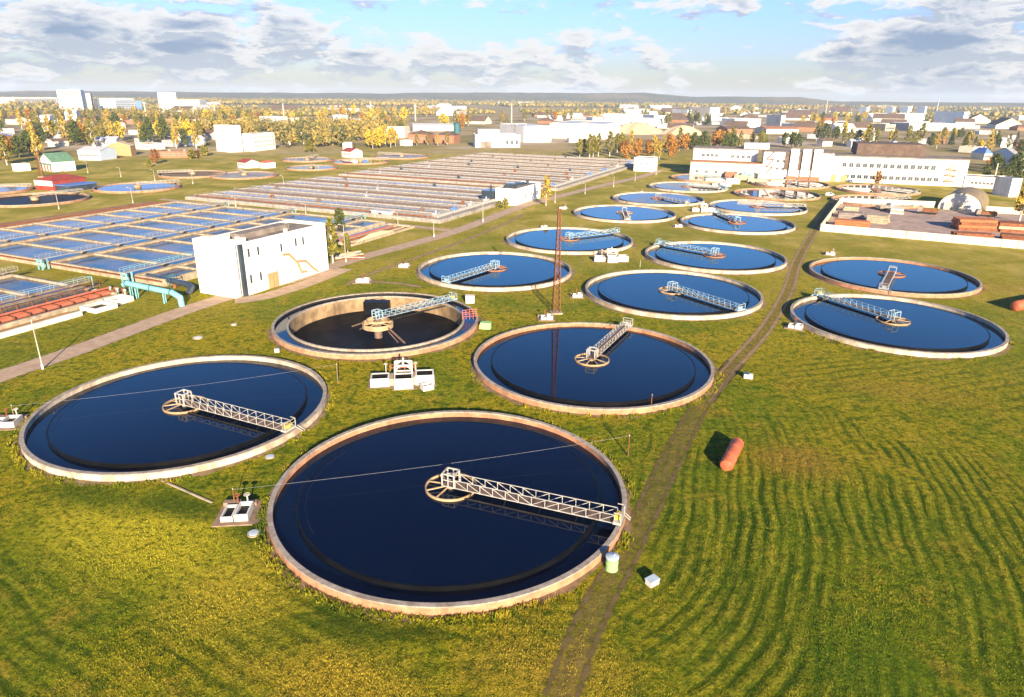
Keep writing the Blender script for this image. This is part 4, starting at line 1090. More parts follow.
def bpx(label, cat, x0, y0, x1, y1, ytop, depth, **kw):
    h = hgt(x0, y0, ytop); ax, bx = x0, x1
    for it in range(4):      # side walls seen obliquely count towards the surveyed width
        p, q = G(ax, y0), G(bx, y1); L = math.hypot(q[0]-p[0], q[1]-p[1])
        if L < 2: break
        n = (-(q[1]-p[1])/L*depth, (q[0]-p[0])/L*depth)
        xs = [PX(p[0]+n[0], p[1]+n[1]), PX(q[0]+n[0], q[1]+n[1]), ax, bx]
        lo, hi = max(xs[2]-min(xs), 0), max(max(xs)-xs[3], 0); k = (x1-x0)
        bx = max(x1-hi, ax+.45*k); ax = min(x0+lo, bx-.3*k)
    return building(label, cat, p, q, hgt(x0, y0, ytop), depth, **kw)

# --- white block building by the road
def block_building():
    a0, a1, b0, b1, h = 109.3, 140.6, -128.9, -117.2, 11.9
    t = thing('building', 'white block building with tan door and yellow gas pipe beside the asphalt road', 'building', local(a0, b0), AXR)
    Wd, L = b1-b0, a1-a0
    m = MB(); m.box(0, 3.2, -.3, Wd, L, h, top=False); m.box(0, 0, -.3, Wd-.8, 3.198, h+.5, top=False); m.build('wall', 'white', t)
    m = MB(); m.box(Wd-.79, 2.2, -.3, Wd-.1, 3.19, h-.1); m.build('recess_shade', 'darkglass', t)  # dark box in the recess, its shade put into the colour
    m = MB(); m.tube((Wd-.45, 1.3, 0), (Wd-.45, 1.3, h), .13); m.build('downpipe', 'steel_grey', t)
    m = MB(); m.box(.3, 3.5, h-.9, Wd-.3, L-.3, h-.5); m.box(.3, .3, h-.3, Wd-1.1, 2.9, h-.1); rf = m.build('roof', 'tar', t)
    m = MB(); open_box(m, -.05, 3.22, Wd+.05, L+.05, h+.002, h+.25, .35); open_box(m, -.05, -.05, Wd-.75, 3.2, h+.502, h+.7, .3); m.build('parapet', 'white', rf)
    m = MB(); m.box(3.0, 8, h-.498, 6.2, L-7, h+.75); m.build('skylight_ridge', 'tar', rf)
    for (x, y, s) in ((4, 5, .8), (6.5, 6, .6), (8.6, 5.5, .7), (9, 19, .55)):
        m = MB(); m.box(x, y, h-.498, x+s*1.3, y+s*1.3, h+s); m.build('roof_vent', 'white_tile', rf)
    p, q = (AB(a0, b1)), (AB(a1, b1))
    def slit(px, py, hh=1.9, ww=.55):
        u, z = on_line(px, py, p, q); u = max(4, min(L-1.2, u)); z = max(.6, min(h-2.4, z))
        m = MB(); m.m = 0; m.box(-.03, -ww/2-.06, -.06, .02, ww/2+.06, hh+.06); m.m = 1; m.box(.022, -ww/2, 0, .05, ww/2, hh)
        m.build('window', ['white_tile', 'darkglass'], t, loc=(Wd+.01, u, z))
    for px, py in ((249, 257), (258.5, 255), (281.5, 251.5), (296, 246), (303.3, 244.5), (251.5, 283), (261.3, 280)): slit(px, py)
    u, z = on_line(274, 283, p, q)
    m = MB(); m.box(-.05, -1.7, 0, .07, 1.7, 3.6); d = m.build('door', 'door', t, loc=(Wd+.01, u, .02))
    m = MB(); m.box(.072, -.03, .05, .1, .03, 3.55); m.build('door_seam', 'dark', d)
    pts = []
    for px, py in ((281.5, 254.5), (288, 254), (296.5, 262), (301, 272), (306, 271)): 
        u, z = on_line(px, py, p, q); pts.append((Wd+.25, u, max(.4, z)))
    m = MB(); m.pipe(pts, .27, 8)
    pts = []
    for px, py in ((297, 261), (304.5, 260.5), (312, 267.5), (317, 271)):
        u, z = on_line(px, py, p, q); pts.append((Wd+.3, u, max(.4, z)))
    m.pipe(pts, .27, 8); m.build('gas_pipe', 'gaspipe', t)
    for k, (y, z) in enumerate(((2.2, 2.5), (8.5, 4.5), (3.0, 5.5), (8.0, 8.0))):
        m = MB(); m.box(y, -.06, z, y+.25, -.004, z+.25); m.build('vent_grille', 'steel_grey', t)
    FOOT.append((*AB(126, -123), 22))
block_building()
# --- second white block by the long basins
t = building('low white block house with dark roof gear at the road side of the long basins', 'building', AB(264.5, -129), AB(264.5, -119.6), 6.4, 27, roof='tar', rows=(), side_rows=((.3, 2.0, 1.3, 4, 'right'),))
m = MB(); m.box(2, 5, 6.53, 6, 9, 8.2); m.box(2.5, 14, 6.53, 5.5, 18, 7.8); m.tube((6, 20, 6.5), (6, 20, 8.6), .7); m.build('roof_gear', 'darkglass', t)
m = MB(); m.box(-7, 1, .3, -1, 9, 5.2); m.tube((-3, 2, 0), (-3, 2, 7.5), .5); m.build('pump_annex', 'darkglass', t)
# --- third white cube
building('small white cube house at the far end of the road, beside the long basins', 'building', G(633.5, 171), G(652.5, 172), hgt(643, 171.5, 158.5), 12, rows=((.55, 1.2, 1.2, 2, .15, .85),))
# --- long white factory
def long_factory():
    p, q = G(689.5, 175.5), G(964, 187)
    L = math.hypot(q[0]-p[0], q[1]-p[1]); rz = math.atan2(q[1]-p[1], q[0]-p[0])
    U = lambda px, py: on_line(px, py, p, q)
    t = thing('factory_building', 'very long white factory with shafts, window row and brown upper roof behind the settling tanks', 'factory', p, rz)
    u1 = U(762, 170)[0]; u2 = U(831, 175)[0]
    zpl = U(725, 163)[1]; zA = U(725, 153)[1]; zB = U(800, 153)[1]; zC = U(900, 158.5)[1]
    m = MB(); m.box(0, 0, -.3, u1-.02, 11, zpl); m.build('low_wing_wall', 'cream', t)
    m = MB(); m.box(-.3, -.3, zpl+.002, u1-.02, 10.8, zpl+.5); m.build('low_wing_roof', 'redbrick', t)
    m = MB(); m.box(0.4, 11.02, -.3, u1-3, 30, zA+1.2); m.build('upper_hall_wall', 'white', t)
    m = MB(); m.box(.1, 10.8, zA+1.202, u1-2.8, 30.3, zA+1.8); m.build('upper_hall_roof', 'tar', t)
    m = MB(); m.box(u1, 0, -.3, u2, 24, zB); m.build('stair_block_wall', 'white', t)
    m = MB(); m.box(u1-.2, -.2, zB+.002, u2+.1, 24.2, zB+.5); m.build('stair_block_roof', 'tar', t)
    u5 = U(744, 150)[0]; m = MB(); m.box(u5, 14, zA+1.802, u5+14, 24, zA+5); m.build('roof_penthouse', 'white_tile', t)
    for px in (788, 800, 811):
        uu = U(px, 170)[0]; m = MB(); m.box(uu-2.3, -.42, 5.5, uu+.2, -.004, zB+.3); m.build('dark_shaft', 'brownroof', t)
        m = MB(); m.box(uu+.3, -1.6, -.3, uu+4.6, -.006, zB+2.2); m.build('projecting_shaft', 'white', t)
        m = MB(); m.box(uu-.5, -2.4, 0, uu+4.8, -1.602, 2.2); m.build('loading_bay', 'redbrick', t)
    m = MB(); m.box(u2+.02, .5, -.3, L, 22, zC); m.build('main_wing_wall', 'white', t)
    m = MB(); m.box(u2-.1, .2, zC+.002, L+.3, 22.3, zC+.6); m.build('main_wing_roof', 'tar', t)
    v0, v1 = U(859, 158)[0], U(930, 158)[0]
    m = MB(); m.box(v0, 12, zC+.602, v1, 34, zC+6.6); m.build('upper_roof_hall', 'brownroof', t)
    zw = 8.0
    for k in range(14):
        uu = U(843.5+(933-843.5)*k/13, 171)[0]; o = window(t, uu, zw, 2.3, 2.4); o.location.y = .46
    for k in range(15):
        uu = U(846+(936-846)*k/14, 180)[0]; o = window(t, uu, 2.0, 2.4, 2.2, glass='darkglass' if k < 5 else 'glass'); o.location.y = .46
    for px in (833, 844):
        uu = U(px, 178)[0]; m = MB(); m.box(uu-1.6, .38, 0, uu+1.6, .494, 3.6); m.build('gate', 'door', t)
    for k in range(4):
        o = window(t, u1+8+k*2.9, zB*.62, 1.6, 1.7); o = window(t, u1+8+k*2.9, zB*.34, 1.6, 1.7)
    for k in range(4): o = window(t, U(702+k*4.5, 160)[0], zA*.76, 1.9, 1.8); o.location.y = 10.98
    for k in range(4): o = window(t, U(732+k*5.5, 160)[0], zA*.74, 1.9, 1.8); o.location.y = 10.98
    for k in range(7): window(t, 4+k*5.4, 1.8, 1.8, 1.6)
    m = MB()
    for k in range(3):
        uu = u1+3.2; m.box(uu-1.2, -1.3, 2.5+k*4.2, uu+2.6, -.006, 2.7+k*4.2); m.bar((uu-1.1, -1.2, 2.6+k*4.2), (uu+2.5, -1.2, 6.8+k*4.2), .35)
    m.build('fire_stair', 'redbrick', t)
    m = MB(); uu = L-6
    for k in range(3): m.box(uu-4, -.9, 2.5+k*3, uu+1, .49, 2.75+k*3); m.bar((uu-4, -.8, 2.6+k*3), (uu+1, -.8, 5.6+k*3), .35); m.bar((uu-4, -.8, 3.4+k*3), (uu+1, -.8, 3.4+k*3), .15)
    m.build('fire_stair', 'gaspipe', t)
    for k in range(3):
        m = MB(); m.box(20+k*9, -3.5, 0, 26+k*9, -.31, 3.0); m.build('lean_to', ['redbrick', 'cyan', 'cream'][k], t)
    for k in range(9): c = (p[0]+(q[0]-p[0])*k/8, p[1]+(q[1]-p[1])*k/8); FOOT.append((c[0]-math.sin(rz)*12, c[1]+math.cos(rz)*12, 19))
long_factory()

# --- storage yard
m = MB(); m.add([(*AB(262.4, -1.4), .02), (*AB(258, 75), .02), (*AB(256, 110), .02), (*AB(345, 115), .02), (*AB(341, 60), .02), (*AB(337, 4), .02)], [(0, 1, 2, 3, 4, 5)])
structure(m.build('yard_pavement', 'yard'))
def fence(label, p, q, h, n, m_='white_tile', pm='concrete'):
    L = math.hypot(q[0]-p[0], q[1]-p[1]); t = thing('fence', label, 'fence', p, math.atan2(q[1]-p[1], q[0]-p[0]))
    for k in range(n):
        m = MB(); x0, x1 = L*k/n, L*(k+1)/n; m.box(x0+.12, -.07, 0, x1-.12, .07, h); m.box(x0+.5, -.095, .4, x1-.5, -.072, h-.35); m.build('panel', m_, t)
    for k in range(n+1):
        m = MB(); m.box(L*k/n-.115, -.13, -.2, L*k/n+.115, .13, h+.12); m.build('post', pm, t)
fence('white concrete panel fence along the front of the storage yard', AB(262.3, -2), AB(256, 112), 2.5, 26)
fence('tan concrete fence on the left side of the storage yard', AB(262.8, -1.9), AB(337.5, 3.6), 2.5, 13, 'cream')
fence('tan concrete fence behind the storage yard, left of the hangar', AB(338, 3.8), G(934, 207.6), 2.6, 9, 'cream')
fence('tan concrete fence right of the hangar front, behind the steel stacks', G(985, 212.4), G(1050, 216.5), 2.6, 7, 'cream')
def stack(label, px0, py0, px1, py1, ytop, depth, mats, layers=3, n=9, cat='stack', name='steel_stack'):
    p, q = G(px0, py0), G(px1, py1); L = math.hypot(q[0]-p[0], q[1]-p[1]); h = hgt(px0, py0, ytop)
    t = thing(name, label, cat, p, math.atan2(q[1]-p[1], q[0]-p[0])); r = random.Random(int(px0*10))
    for k in range(layers):
        m = MB(); z0 = h*k/layers
        for j in range(n):
            y0 = depth*j/n; e0, e1 = r.uniform(-.05, .05)*L, r.uniform(-.05, .05)*L
            m.box(max(0, e0), y0+.03, z0+.02, L+e1, y0+depth/n-.03, z0+h/layers-.06)
        m.build('layer', mats[k % len(mats)], t)
    m = MB()
    for k in range(4): m.box(L*(.1+.26*k), -.1, -.05, L*(.1+.26*k)+.3, depth+.1, .018)
    m.build('bearer', 'wood', t)
stack('rust-orange steel stack before the hangar, the taller one', 958, 230.5, 997, 232, 219, 7, ['rust', 'bricks'], 4, 7)
stack('low rust-orange steel stack nearest the yard front fence', 953.5, 240, 992, 242, 232.5, 4, ['rust', 'bricks'], 3, 5)
stack('long pale and rusty beam stack at the right edge of the yard', 998, 232, 1040, 234.5, 222.5, 7, ['rust', 'timber', 'rust'], 3, 6)
stack('pile of dark rusty beams right of the low orange stack', 1000, 241, 1045, 245, 234, 4.5, ['mastrust', 'rust'], 3, 7)
stack('orange brick stack inside the left front corner of the yard', 834, 226.5, 868, 229, 219.5, 4, ['bricks'], 3, 6, 'stack', 'brick_stack')
stack('pale slab stack right of the orange bricks', 866, 222.5, 886, 224.5, 214.5, 7, ['timber', 'concrete'], 4, 6, 'stack', 'slab_stack')
stack('dark timber stack behind the orange bricks', 838, 218, 863, 219.5, 212.3, 6, ['tar', 'lane_water'], 3, 6, 'stack', 'timber_stack')
stack('pale block row at the back left of the yard', 843, 212, 858, 213, 206.5, 5, ['timber'], 3, 4, 'stack', 'block_stack')
stack('white block stack at the back middle of the yard', 890, 213.5, 903, 214.5, 208.5, 6, ['white_tile', 'concrete'], 3, 5, 'stack', 'block_stack')
def truck(label, px, py, rz, cab='midblue', bed='tar'):
    x, y = G(px, py); t = thing('truck', label, 'truck', (x, y, 0), rz)
    m = MB(); m.box(-3.6, -1.2, .55, 3.6, 1.2, .85); m.build('chassis', 'black', t)
    m = MB(); m.prism([(1.9, -1.2), (3.6, -1.2), (3.6, 1.2), (1.9, 1.2)], .852, 2.0); m.add([(1.9, -1.2, 2.001), (3.6, -1.2, 2.001), (3.6, 1.2, 2.001), (1.9, 1.2, 2.001), (1.95, -1.1, 2.8), (3.2, -1.1, 2.8), (3.2, 1.1, 2.8), (1.95, 1.1, 2.8)], [(0, 1, 5, 4), (1, 2, 6, 5), (2, 3, 7, 6), (3, 0, 4, 7), (4, 5, 6, 7)]); c = m.build('cab', cab, t)
    m = MB(); m.add([(3.57, -1.0, 2.1), (3.57, 1.0, 2.1), (3.27, .95, 2.7), (3.27, -.95, 2.7)], [(0, 1, 2, 3)]); m.build('windscreen', 'darkglass', c)
    m = MB(); open_box(m, -3.6, -1.25, 1.7, 1.25, .853, 2.1, .12); m.box(-3.47, -1.12, .853, 1.57, 1.12, 1.2); m.build('bed', bed, t)
    for xx in (-2.6, -1.4, 2.6):
        for s in (-1, 1): m = MB(); m.tube((xx, s*1.0, .5), (xx, s*1.28, .5), .5, n=14); m.build('wheel', 'black', t)
truck('dark flatbed truck parked left of the white hangar arch', 927, 214, R(150), 'tar', 'mastrust')
truck('dark grey truck at the back of the yard, left of the white blocks', 884, 210, R(20), 'grey', 'tar')
truck('second dark truck at the right front of the hangar arch', 985, 216.5, R(165), 'tar', 'mastrust')
def car(label, px, py, rz, col):
    x, y = G(px, py); t = thing('parked_car', label, 'car', (x, y, 0), rz)
    m = MB(); m.box(-2.3, -.9, .3, 2.3, .9, .95); m.add([(-2.25, -.88, .951), (1.2, -.88, .951), (1.2, .88, .951), (-2.25, .88, .951), (-2.0, -.75, 1.75), (.4, -.75, 1.75), (.4, .75, 1.75), (-2.0, .75, 1.75)], [(0, 1, 5, 4), (1, 2, 6, 5), (2, 3, 7, 6), (3, 0, 4, 7), (4, 5, 6, 7)]); m.build('body', col, t)
    m = MB()
    for s in (-1, 1): m.add([(-1.9, s*.875, 1.02), (.95, s*.875, 1.02), (.35, s*.78, 1.65), (-1.75, s*.78, 1.65)], [(0, 1, 2, 3)])
    m.build('side_window', 'darkglass', t)
    for xx in (-1.45, 1.45):
        for s in (-1, 1): m = MB(); m.tube((xx, s*.72, .34), (xx, s*.93, .34), .34, n=14); m.build('wheel', 'black', t)
car('white van at the end of the dirt track beside the yard fence', 829.5, 196, R(35), 'white')
# hangar
def hangar():
    p, q = G(937.5, 208.3), G(981.5, 212.3)
    t = thing('hangar', 'round-roofed hangar with a white arched front and olive barrel roof', 'hangar', p, math.atan2(q[1]-p[1], q[0]-p[0]))
    Wd, Hh, D = math.hypot(q[0]-p[0], q[1]-p[1]), hgt(959, 210.3, 192.8), 26.; n = 24
    arc = [(Wd/2-Wd/2*math.cos(PI*i/n), Hh*math.sin(PI*i/n)**.85) for i in range(n+1)]
    m = MB(); m.add([(x, 0, z) for x, z in arc], [tuple(range(n+1))]); m.add([(x, D, z) for x, z in arc], [tuple(range(n, -1, -1))]); m.build('end_wall', 'white', t)
    m = MB(); m.add([(x, -.15, z*1.015+.03) for x, z in arc] + [(x, D+.2, z*1.015+.03) for x, z in arc] + [(Wd/2+(x-Wd/2)*.985, -.15, z*.985) for x, z in arc], [(i, i+1, n+2+i, n+1+i)[::-1] for i in range(n)] + [(i, 2*(n+1)+i, 2*(n+1)+i+1, i+1) for i in range(n)]); m.build('barrel_roof', 'olive', t, True)
    m = MB(); m.box(Wd*.36, -.12, 0, Wd*.62, -.003, 3.9); m.build('gate', 'cream', t)
    m = MB(); m.box(Wd*.14, -1.2, 0, Wd*.3, -.004, 3.0); m.build('porch', 'cream', t)
    FOOT.append((*AB(348, 48), 16))
hangar()
bpx('long low white shed behind the hangar', 'shed', 963, 187, 994, 189, 176.5, 12, roof='tar', rows=((.35, 1.3, 1.3, 6, .2, .95),))
bpx('white cube shed with a grey shaded side at the far right', 'shed', 991.5, 197, 1013.5, 197, 179, 11, roof='tar', wall='white')
# tall post by the shed
x, y = G(993, 184); t = thing('flue', 'tall thin pale flue pipe beside the shed behind the hangar', 'chimney', (x, y, 0))
m = MB(); m.tube((0, 0, 0), (0, 0, hgt(993, 184, 163)), .45, .35, 10); m.build('pipe', 'steel_white', t, True)
m = MB(); m.tube((0, 0, 0), (0, 0, 1.0), .9, .8, 10); m.build('footing', 'concrete', t)

# --- houses around the plant and in the town
S = 'building'
W2 = lambda n, z=.4, w=1.5, h=1.5: ((z, h, w, n, .06, .94),)
def gable_house():
    t = bpx('white two-storey house with a green gable roof and open garage doors in the left meadow', 'house', 41, 170, 69, 172, 160.5, 12, wall='white', roof='greenroof', style='gablefront', rows=((.62, 1.5, 1.3, 3, .2, .8),), rh=4.2)
    L = max(v.co.x for v in [c for c in t.children if c.name.startswith('wall')][0].data.vertices)
    for k in range(4): m = MB(); m.box(L*(.08+.23*k), -.1, .05, L*(.2+.23*k), -.004, 3.2); m.build('garage_door', 'redbrick', t)
    m = MB(); m.box(0, -1.5, 4.0, L, -.01, 4.3); m.build('balcony', 'greenroof', t)
gable_house()
bpx('small white cube hut at the left edge below the dark trees', 'hut', 13, 171, 25, 171.5, 164.5, 7, roof='palroof', rows=((.4, 1, 1, 1, .2, .8),))
t = bpx('red and white striped pump house with a red roof between the left clarifiers', 'pump house', 36, 189.5, 76, 191, 179.5, 17, wall='red', roof='red', style='hip', rh=2.0)
L_ = max(v.co.x for v in [c for c in t.children if c.name.startswith('wall')][0].data.vertices); h_ = hgt(36, 189.5, 179.5)
m = MB(); m.box(-.05, -.12, h_*.45, L_+.05, -.004, h_*.97); m.box(-.12, -.11, h_*.45, -.004, 17, h_*.97); m.build('white_band', 'white_tile', t)
m = MB(); m.box(L_+.01, 1, -.2, L_+9, 15, h_*.55); m.build('annex', 'darkglass', t)  # low annex, the shaded side put into its dark wall colour
m = MB(); m.box(L_+.01, .4, h_*.552, L_+9.5, 15.5, h_*.62); m.build('annex_roof', 'midblue', t)
bpx('white and grey shed right of the golden birches', 'shed', 79, 160, 117, 160.5, 150.5, 16, wall='paleblue', roof='palroof', style='gable', rows=W2(8), rh=2)
bpx('pale long house above the yellow shed', 'house', 93, 148, 124, 148, 140, 14, wall='cream', roof='palroof', style='gable', rows=W2(7), rh=2.2)
bpx('yellow shed at the edge of the birch grove', 'shed', 116, 156, 133, 155, 146, 16, wall='gaspipe', roof='sand', style='gable', rh=2.5)
bpx('flat white building by the orange bush, left of the stepped white block', 'shed', 136, 149, 165, 150, 143.5, 14, wall='white_tile', roof='tar', rows=W2(6))
bpx('low blue-grey shed with dark doors below the yellow trees at left', 'shed', 160, 158, 200, 158, 152, 14, wall='redbrick', roof='tar', rows=W2(6))
t = bpx('tall stepped white building, its taller part, at the left middle', S, 217, 151, 243, 152.5, 125.5, 11, rows=((.35, 1.6, 1.4, 4, .45, .9), (.6, 1.6, 1.4, 4, .45, .9), (.8, 1.6, 1.4, 4, .45, .9)), glass='glass')
bpx('long lower white wing joined to the right of the tall stepped block', S, 243.3, 151.5, 276, 149, 134.5, 10, rows=((.25, 1.5, 1.4, 10, .05, .95), (.5, 1.5, 1.4, 10, .05, .95), (.75, 1.5, 1.4, 10, .05, .95)), glass='glass')
bpx('white five-storey slab with pilasters among golden trees', 'apartment block', 261, 131, 288, 132, 116.5, 20, rows=[(.1+.18*k, 1.8, 1.8, 9, .04, .96) for k in range(5)], glass='glass')
bpx('low white wing right of the white five-storey slab', S, 288.4, 127, 308, 126, 118.5, 16, rows=W2(6, .3)+W2(6, .65), glass='glass')
bpx('small white building left of the five-storey slab', S, 237, 129, 257, 129, 119.5, 16, rows=W2(5, .5), glass='glass')
bpx('small white block behind the orange trees at left', S, 193, 128, 206, 128.5, 120, 15, rows=W2(4, .5), glass='glass')
bpx('long white shed with a dark end wall above the olive bush', 'shed', 293, 145, 321, 144.5, 134, 18, rows=W2(9, .5), glass='glass')
bpx('small beige annex left of the long white shed', 'shed', 286.5, 144.5, 292.7, 144.5, 135, 12, wall='cream', rows=W2(2, .5))
bpx('little green-roofed shed right of the long white shed', 'shed', 323, 142, 332, 142, 136, 12, wall='mint', roof='greenroof', style='gable', rh=1.8)
bpx('white red-roofed hut at the rim of the back clarifiers', 'hut', 342, 157, 362, 158, 151, 10, wall='white', roof='red', style='gable', rows=W2(5), rh=2)
bpx('white cube hut behind the red-roofed hut', 'hut', 343, 149.5, 353, 149.5, 143.5, 9, wall='white', roof='tar')
bpx('white hut with a red roof between the foamy clarifier and the blue one', 'hut', 238, 167.5, 256, 168.5, 162, 9, wall='white', roof='red', style='gable', rows=W2(4), rh=1.6)
bpx('small white hut with an orange roof beside the foamy clarifier', 'hut', 260, 168, 271, 168.5, 162.5, 8, wall='white', roof='redpipe', style='hip', rows=W2(2))
bpx('long cream building with a flat roof behind yellow trees', S, 374, 137.5, 410, 138, 127.5, 24, wall='cream', roof='palroof', rows=W2(9, .5), glass='glass')
bpx('long white shed roofed in pale sheet, right of the cream building', 'shed', 412, 131, 455, 131, 125.5, 18, wall='white_tile', roof='palroof', style='gable', rh=2, rows=W2(9))
bpx('brick house with a brown hip roof, left of two', 'house', 408, 142.5, 434, 143, 134, 20, wall='redbrick', roof='brownroof', style='hip', rows=W2(6), rh=3.5)
bpx('brick house with a brown hip roof, right of two', 'house', 435, 143, 460, 143.5, 135, 20, wall='redbrick', roof='brownroof', style='hip', rows=W2(6), rh=3.5)
bpx('small white shed in front of the brick houses', 'shed', 400, 145.5, 411, 146, 140.5, 8, wall='white', roof='palroof')
bpx('low white shed among the yellow trees, left of the cream building', 'shed', 355, 137, 369, 137, 133, 10, wall='white', roof='palroof')
bpx('white roof among the yellow trees far behind the red-roofed hut', 'shed', 333, 121, 351, 121, 116, 20, wall='white', roof='palroof')
t = bpx('pale green-white works building with dark gate and tall windows', S, 473, 147.5, 520, 147.5, 135, 22, wall='white_tile', roof='palroof', rows=((.25, 3.6, 2.2, 3, .66, .98),), glass='darkglass')
m = MB(); m.box(5, -.12, 0, 14, -.006, 5); m.build('gate', 'tar', t)
m = MB(); m.box(3, 5, hgt(473, 147.5, 135)+.13, 22, 18, hgt(473, 147.5, 135)+4.5); m.build('upper_storey', 'white_tile', t)
bpx('big white warehouse right of the works building, nearer hall', 'warehouse', 501, 142.5, 551, 142, 126.5, 60, wall='white', roof='palroof')
bpx('big white warehouse, its farther and longer hall', 'warehouse', 551.5, 139.5, 604, 135, 124.5, 60, wall='white', roof='palroof', rows=W2(10, .3))
bpx('small white shed at the foot of the white warehouse', 'shed', 567, 142.5, 578, 142.5, 138, 9, wall='white', roof='palroof')
t = thing('storage_tank', 'dark teal upright tank behind the brick houses', 'storage tank', G(457, 133)); r_ = hgt(457, 133, 122.5)
m = MB(); m.tube((0, 0, 0), (0, 0, r_*.9), 4.2, n=20); m.build('shell', 'teal', t, True)
m = MB(); m.tube((0, 0, r_*.9), (0, 0, r_), 4.3, .5, 20); m.build('cap', 'teal', t)
bpx('long white-blue hall behind the sand heaps', 'warehouse', 603, 125, 640, 124.5, 114.5, 50, wall='paleblue', roof='palroof', rows=W2(8, .4, 2.5, 2))
bpx('white hall with a blue base right of the white-blue hall', 'warehouse', 641, 124, 668, 124, 115.5, 50, wall='white', roof='midblue')
bpx('small white hall left of the white-blue hall', 'warehouse', 586, 125.5, 602, 125.5, 117.5, 30, wall='white', roof='palroof')
bpx('large pale hall complex on the horizon side of the birches', 'warehouse', 688, 117, 712, 117, 107.5, 90, wall='cream', roof='palroof')
bpx('pale hall left of the large hall complex', 'warehouse', 674, 116.5, 687, 116.5, 110, 70, wall='white', roof='palroof')
bpx('long white hall right of centre, in front of the industrial stacks', 'warehouse', 721, 127.5, 760, 127.5, 119, 40, wall='white', roof='palroof')
bpx('tall white hall part with a stepped roof beside the long white hall', 'warehouse', 766, 127.5, 780, 127.5, 115.5, 40, wall='white_tile', roof='palroof', rows=W2(4, .5, 2, 2))
bpx('low white hall right of the stepped hall', 'warehouse', 780.5, 130.5, 799, 130.5, 124, 30, wall='white', roof='palroof')
bpx('long red-brown low shed behind the sand heaps, left', 'shed', 716, 134, 752, 134, 129, 30, wall='redbrick', roof='brownroof', style='gable', rh=3)
bpx('long red-brown low shed behind the sand heaps, right', 'shed', 754, 134, 798, 134, 129, 30, wall='cream', roof='redbrick', style='gable', rh=3)
bpx('white hut among the green trees above the long factory', 'shed', 777, 143.5, 788, 143.5, 138, 14, wall='white', roof='palroof')
bpx('long grey elevated hall at the right, left half', 'warehouse', 866, 131, 888, 131, 124.5, 40, wall='sand', roof='palroof', rows=W2(5, .3, 3, 2.5), glass='darkglass')
bpx('long grey elevated hall at the right, right half', 'warehouse', 888.5, 131, 962, 131, 123.5, 40, wall='grey', roof='palroof')
bpx('white box hall with a blue top on the right horizon', 'warehouse', 945, 123.5, 962, 123.5, 112, 70, wall='paleblue', roof='midblue')
for k, (x0, x1, yt, yb) in enumerate(((858, 866, 107, 116), (884, 892, 107, 116), (899, 908, 106.5, 116), (916, 923, 106.5, 118))):
    bpx(['pale tower block, first from the left of the right-hand horizon row', 'pale tower block, second of the right-hand horizon row', 'pale tower block, third of the right-hand horizon row', 'pale tower block, last and nearest of the right-hand horizon row'][k], 'tower block', x0, yb, x1, yb, yt, 25, wall='paleblue', roof='palroof', rows=[(.12*j+.05, 2, 2.2, 6, .05, .95) for j in range(1, 7)])
bpx('blue-grey gable end house at the far right', 'house', 995, 169, 1012, 169, 155, 20, wall='paleblue', roof='grey', style='gable', rh=4)
bpx('white sheet-roofed shed cut by the right edge', 'shed', 1008, 170, 1045, 171, 160, 22, wall='white', roof='white', style='gable', rh=4)
bpx('small house with a dark blue hip roof above the factory right end', 'house', 970, 160, 987, 160, 153.5, 14, wall='cream', roof='midblue', style='hip', rows=W2(4), rh=4)
bpx('cream low house left of the blue-roofed one', 'house', 958, 153, 985, 152, 147.5, 12, wall='cream', roof='sand', style='flat', rows=W2(6))
# left skyline
bpx('broad pale blue tower block rising highest on the left horizon', 'tower block', 61, 114, 88, 114, 90, 40, wall='paleblue', roof='palroof', rows=[(.08*j, 2.2, 2.6, 14, .03, .97) for j in range(1, 12)], glass='glass')
bpx('slim beige slab tower on the left horizon', 'tower block', 89.3, 114.5, 95.5, 114.5, 93.5, 20, wall='cream', roof='palroof')
bpx('dark glass tower beside the slim beige slab', 'tower block', 96, 114.5, 101.5, 114.5, 99, 25, wall='darkglass', roof='tar')
bpx('wide pale block right of the dark glass tower', 'tower block', 102, 112.5, 136, 112, 98.5, 40, wall='paleblue', roof='palroof', rows=[(.13*j, 2.2, 3, 14, .03, .97) for j in range(1, 7)], glass='glass')
bpx('small blue block right of the wide pale block', 'tower block', 137, 111, 143, 111, 101, 30, wall='midblue', roof='tar')
bpx('tall pale blue block left of the broad white block on the left horizon', 'tower block', 159.5, 110, 178, 110, 92.5, 40, wall='paleblue', roof='palroof', rows=[(.11*j, 2.2, 2.6, 9, .03, .97) for j in range(1, 8)], glass='glass')
bpx('broad white block with a long podium on the left horizon', 'tower block', 178.5, 111, 201, 110.5, 100, 50, wall='white', roof='palroof', rows=[(.14*j, 2.2, 3, 10, .03, .97) for j in range(1, 6)], glass='glass')
bpx('long white podium below the pale blocks of the left horizon', 'building', 160, 117, 201, 116.5, 111, 40, wall='white', roof='palroof')
bpx('long pale row of flats at the far left horizon', 'apartment block', 0, 105, 58, 104.5, 97.5, 60, wall='white', roof='palroof', rows=[(.18*j, 3, 5, 24, .02, .98) for j in range(1, 5)], glass='glass')
bpx('white house row behind the left trees', 'house', 29, 122, 55, 122, 115.5, 20, wall='white', roof='palroof', rows=W2(10, .4))
bpx('white and blue house right of the white house row', 'house', 66, 121, 81, 121, 112.5, 18, wall='paleblue', roof='palroof', style='gable', rows=W2(4, .4), rh=4)
bpx('yellowish low house under the dark glass tower', 'house', 109, 120, 124, 119.5, 115.5, 20, wall='sand', roof='sand')
bpx('blue-roofed long shed cut by the left edge', 'shed', -10, 143, 18, 142, 138, 22, wall='grey', roof='midblue', style='gable', rh=3)
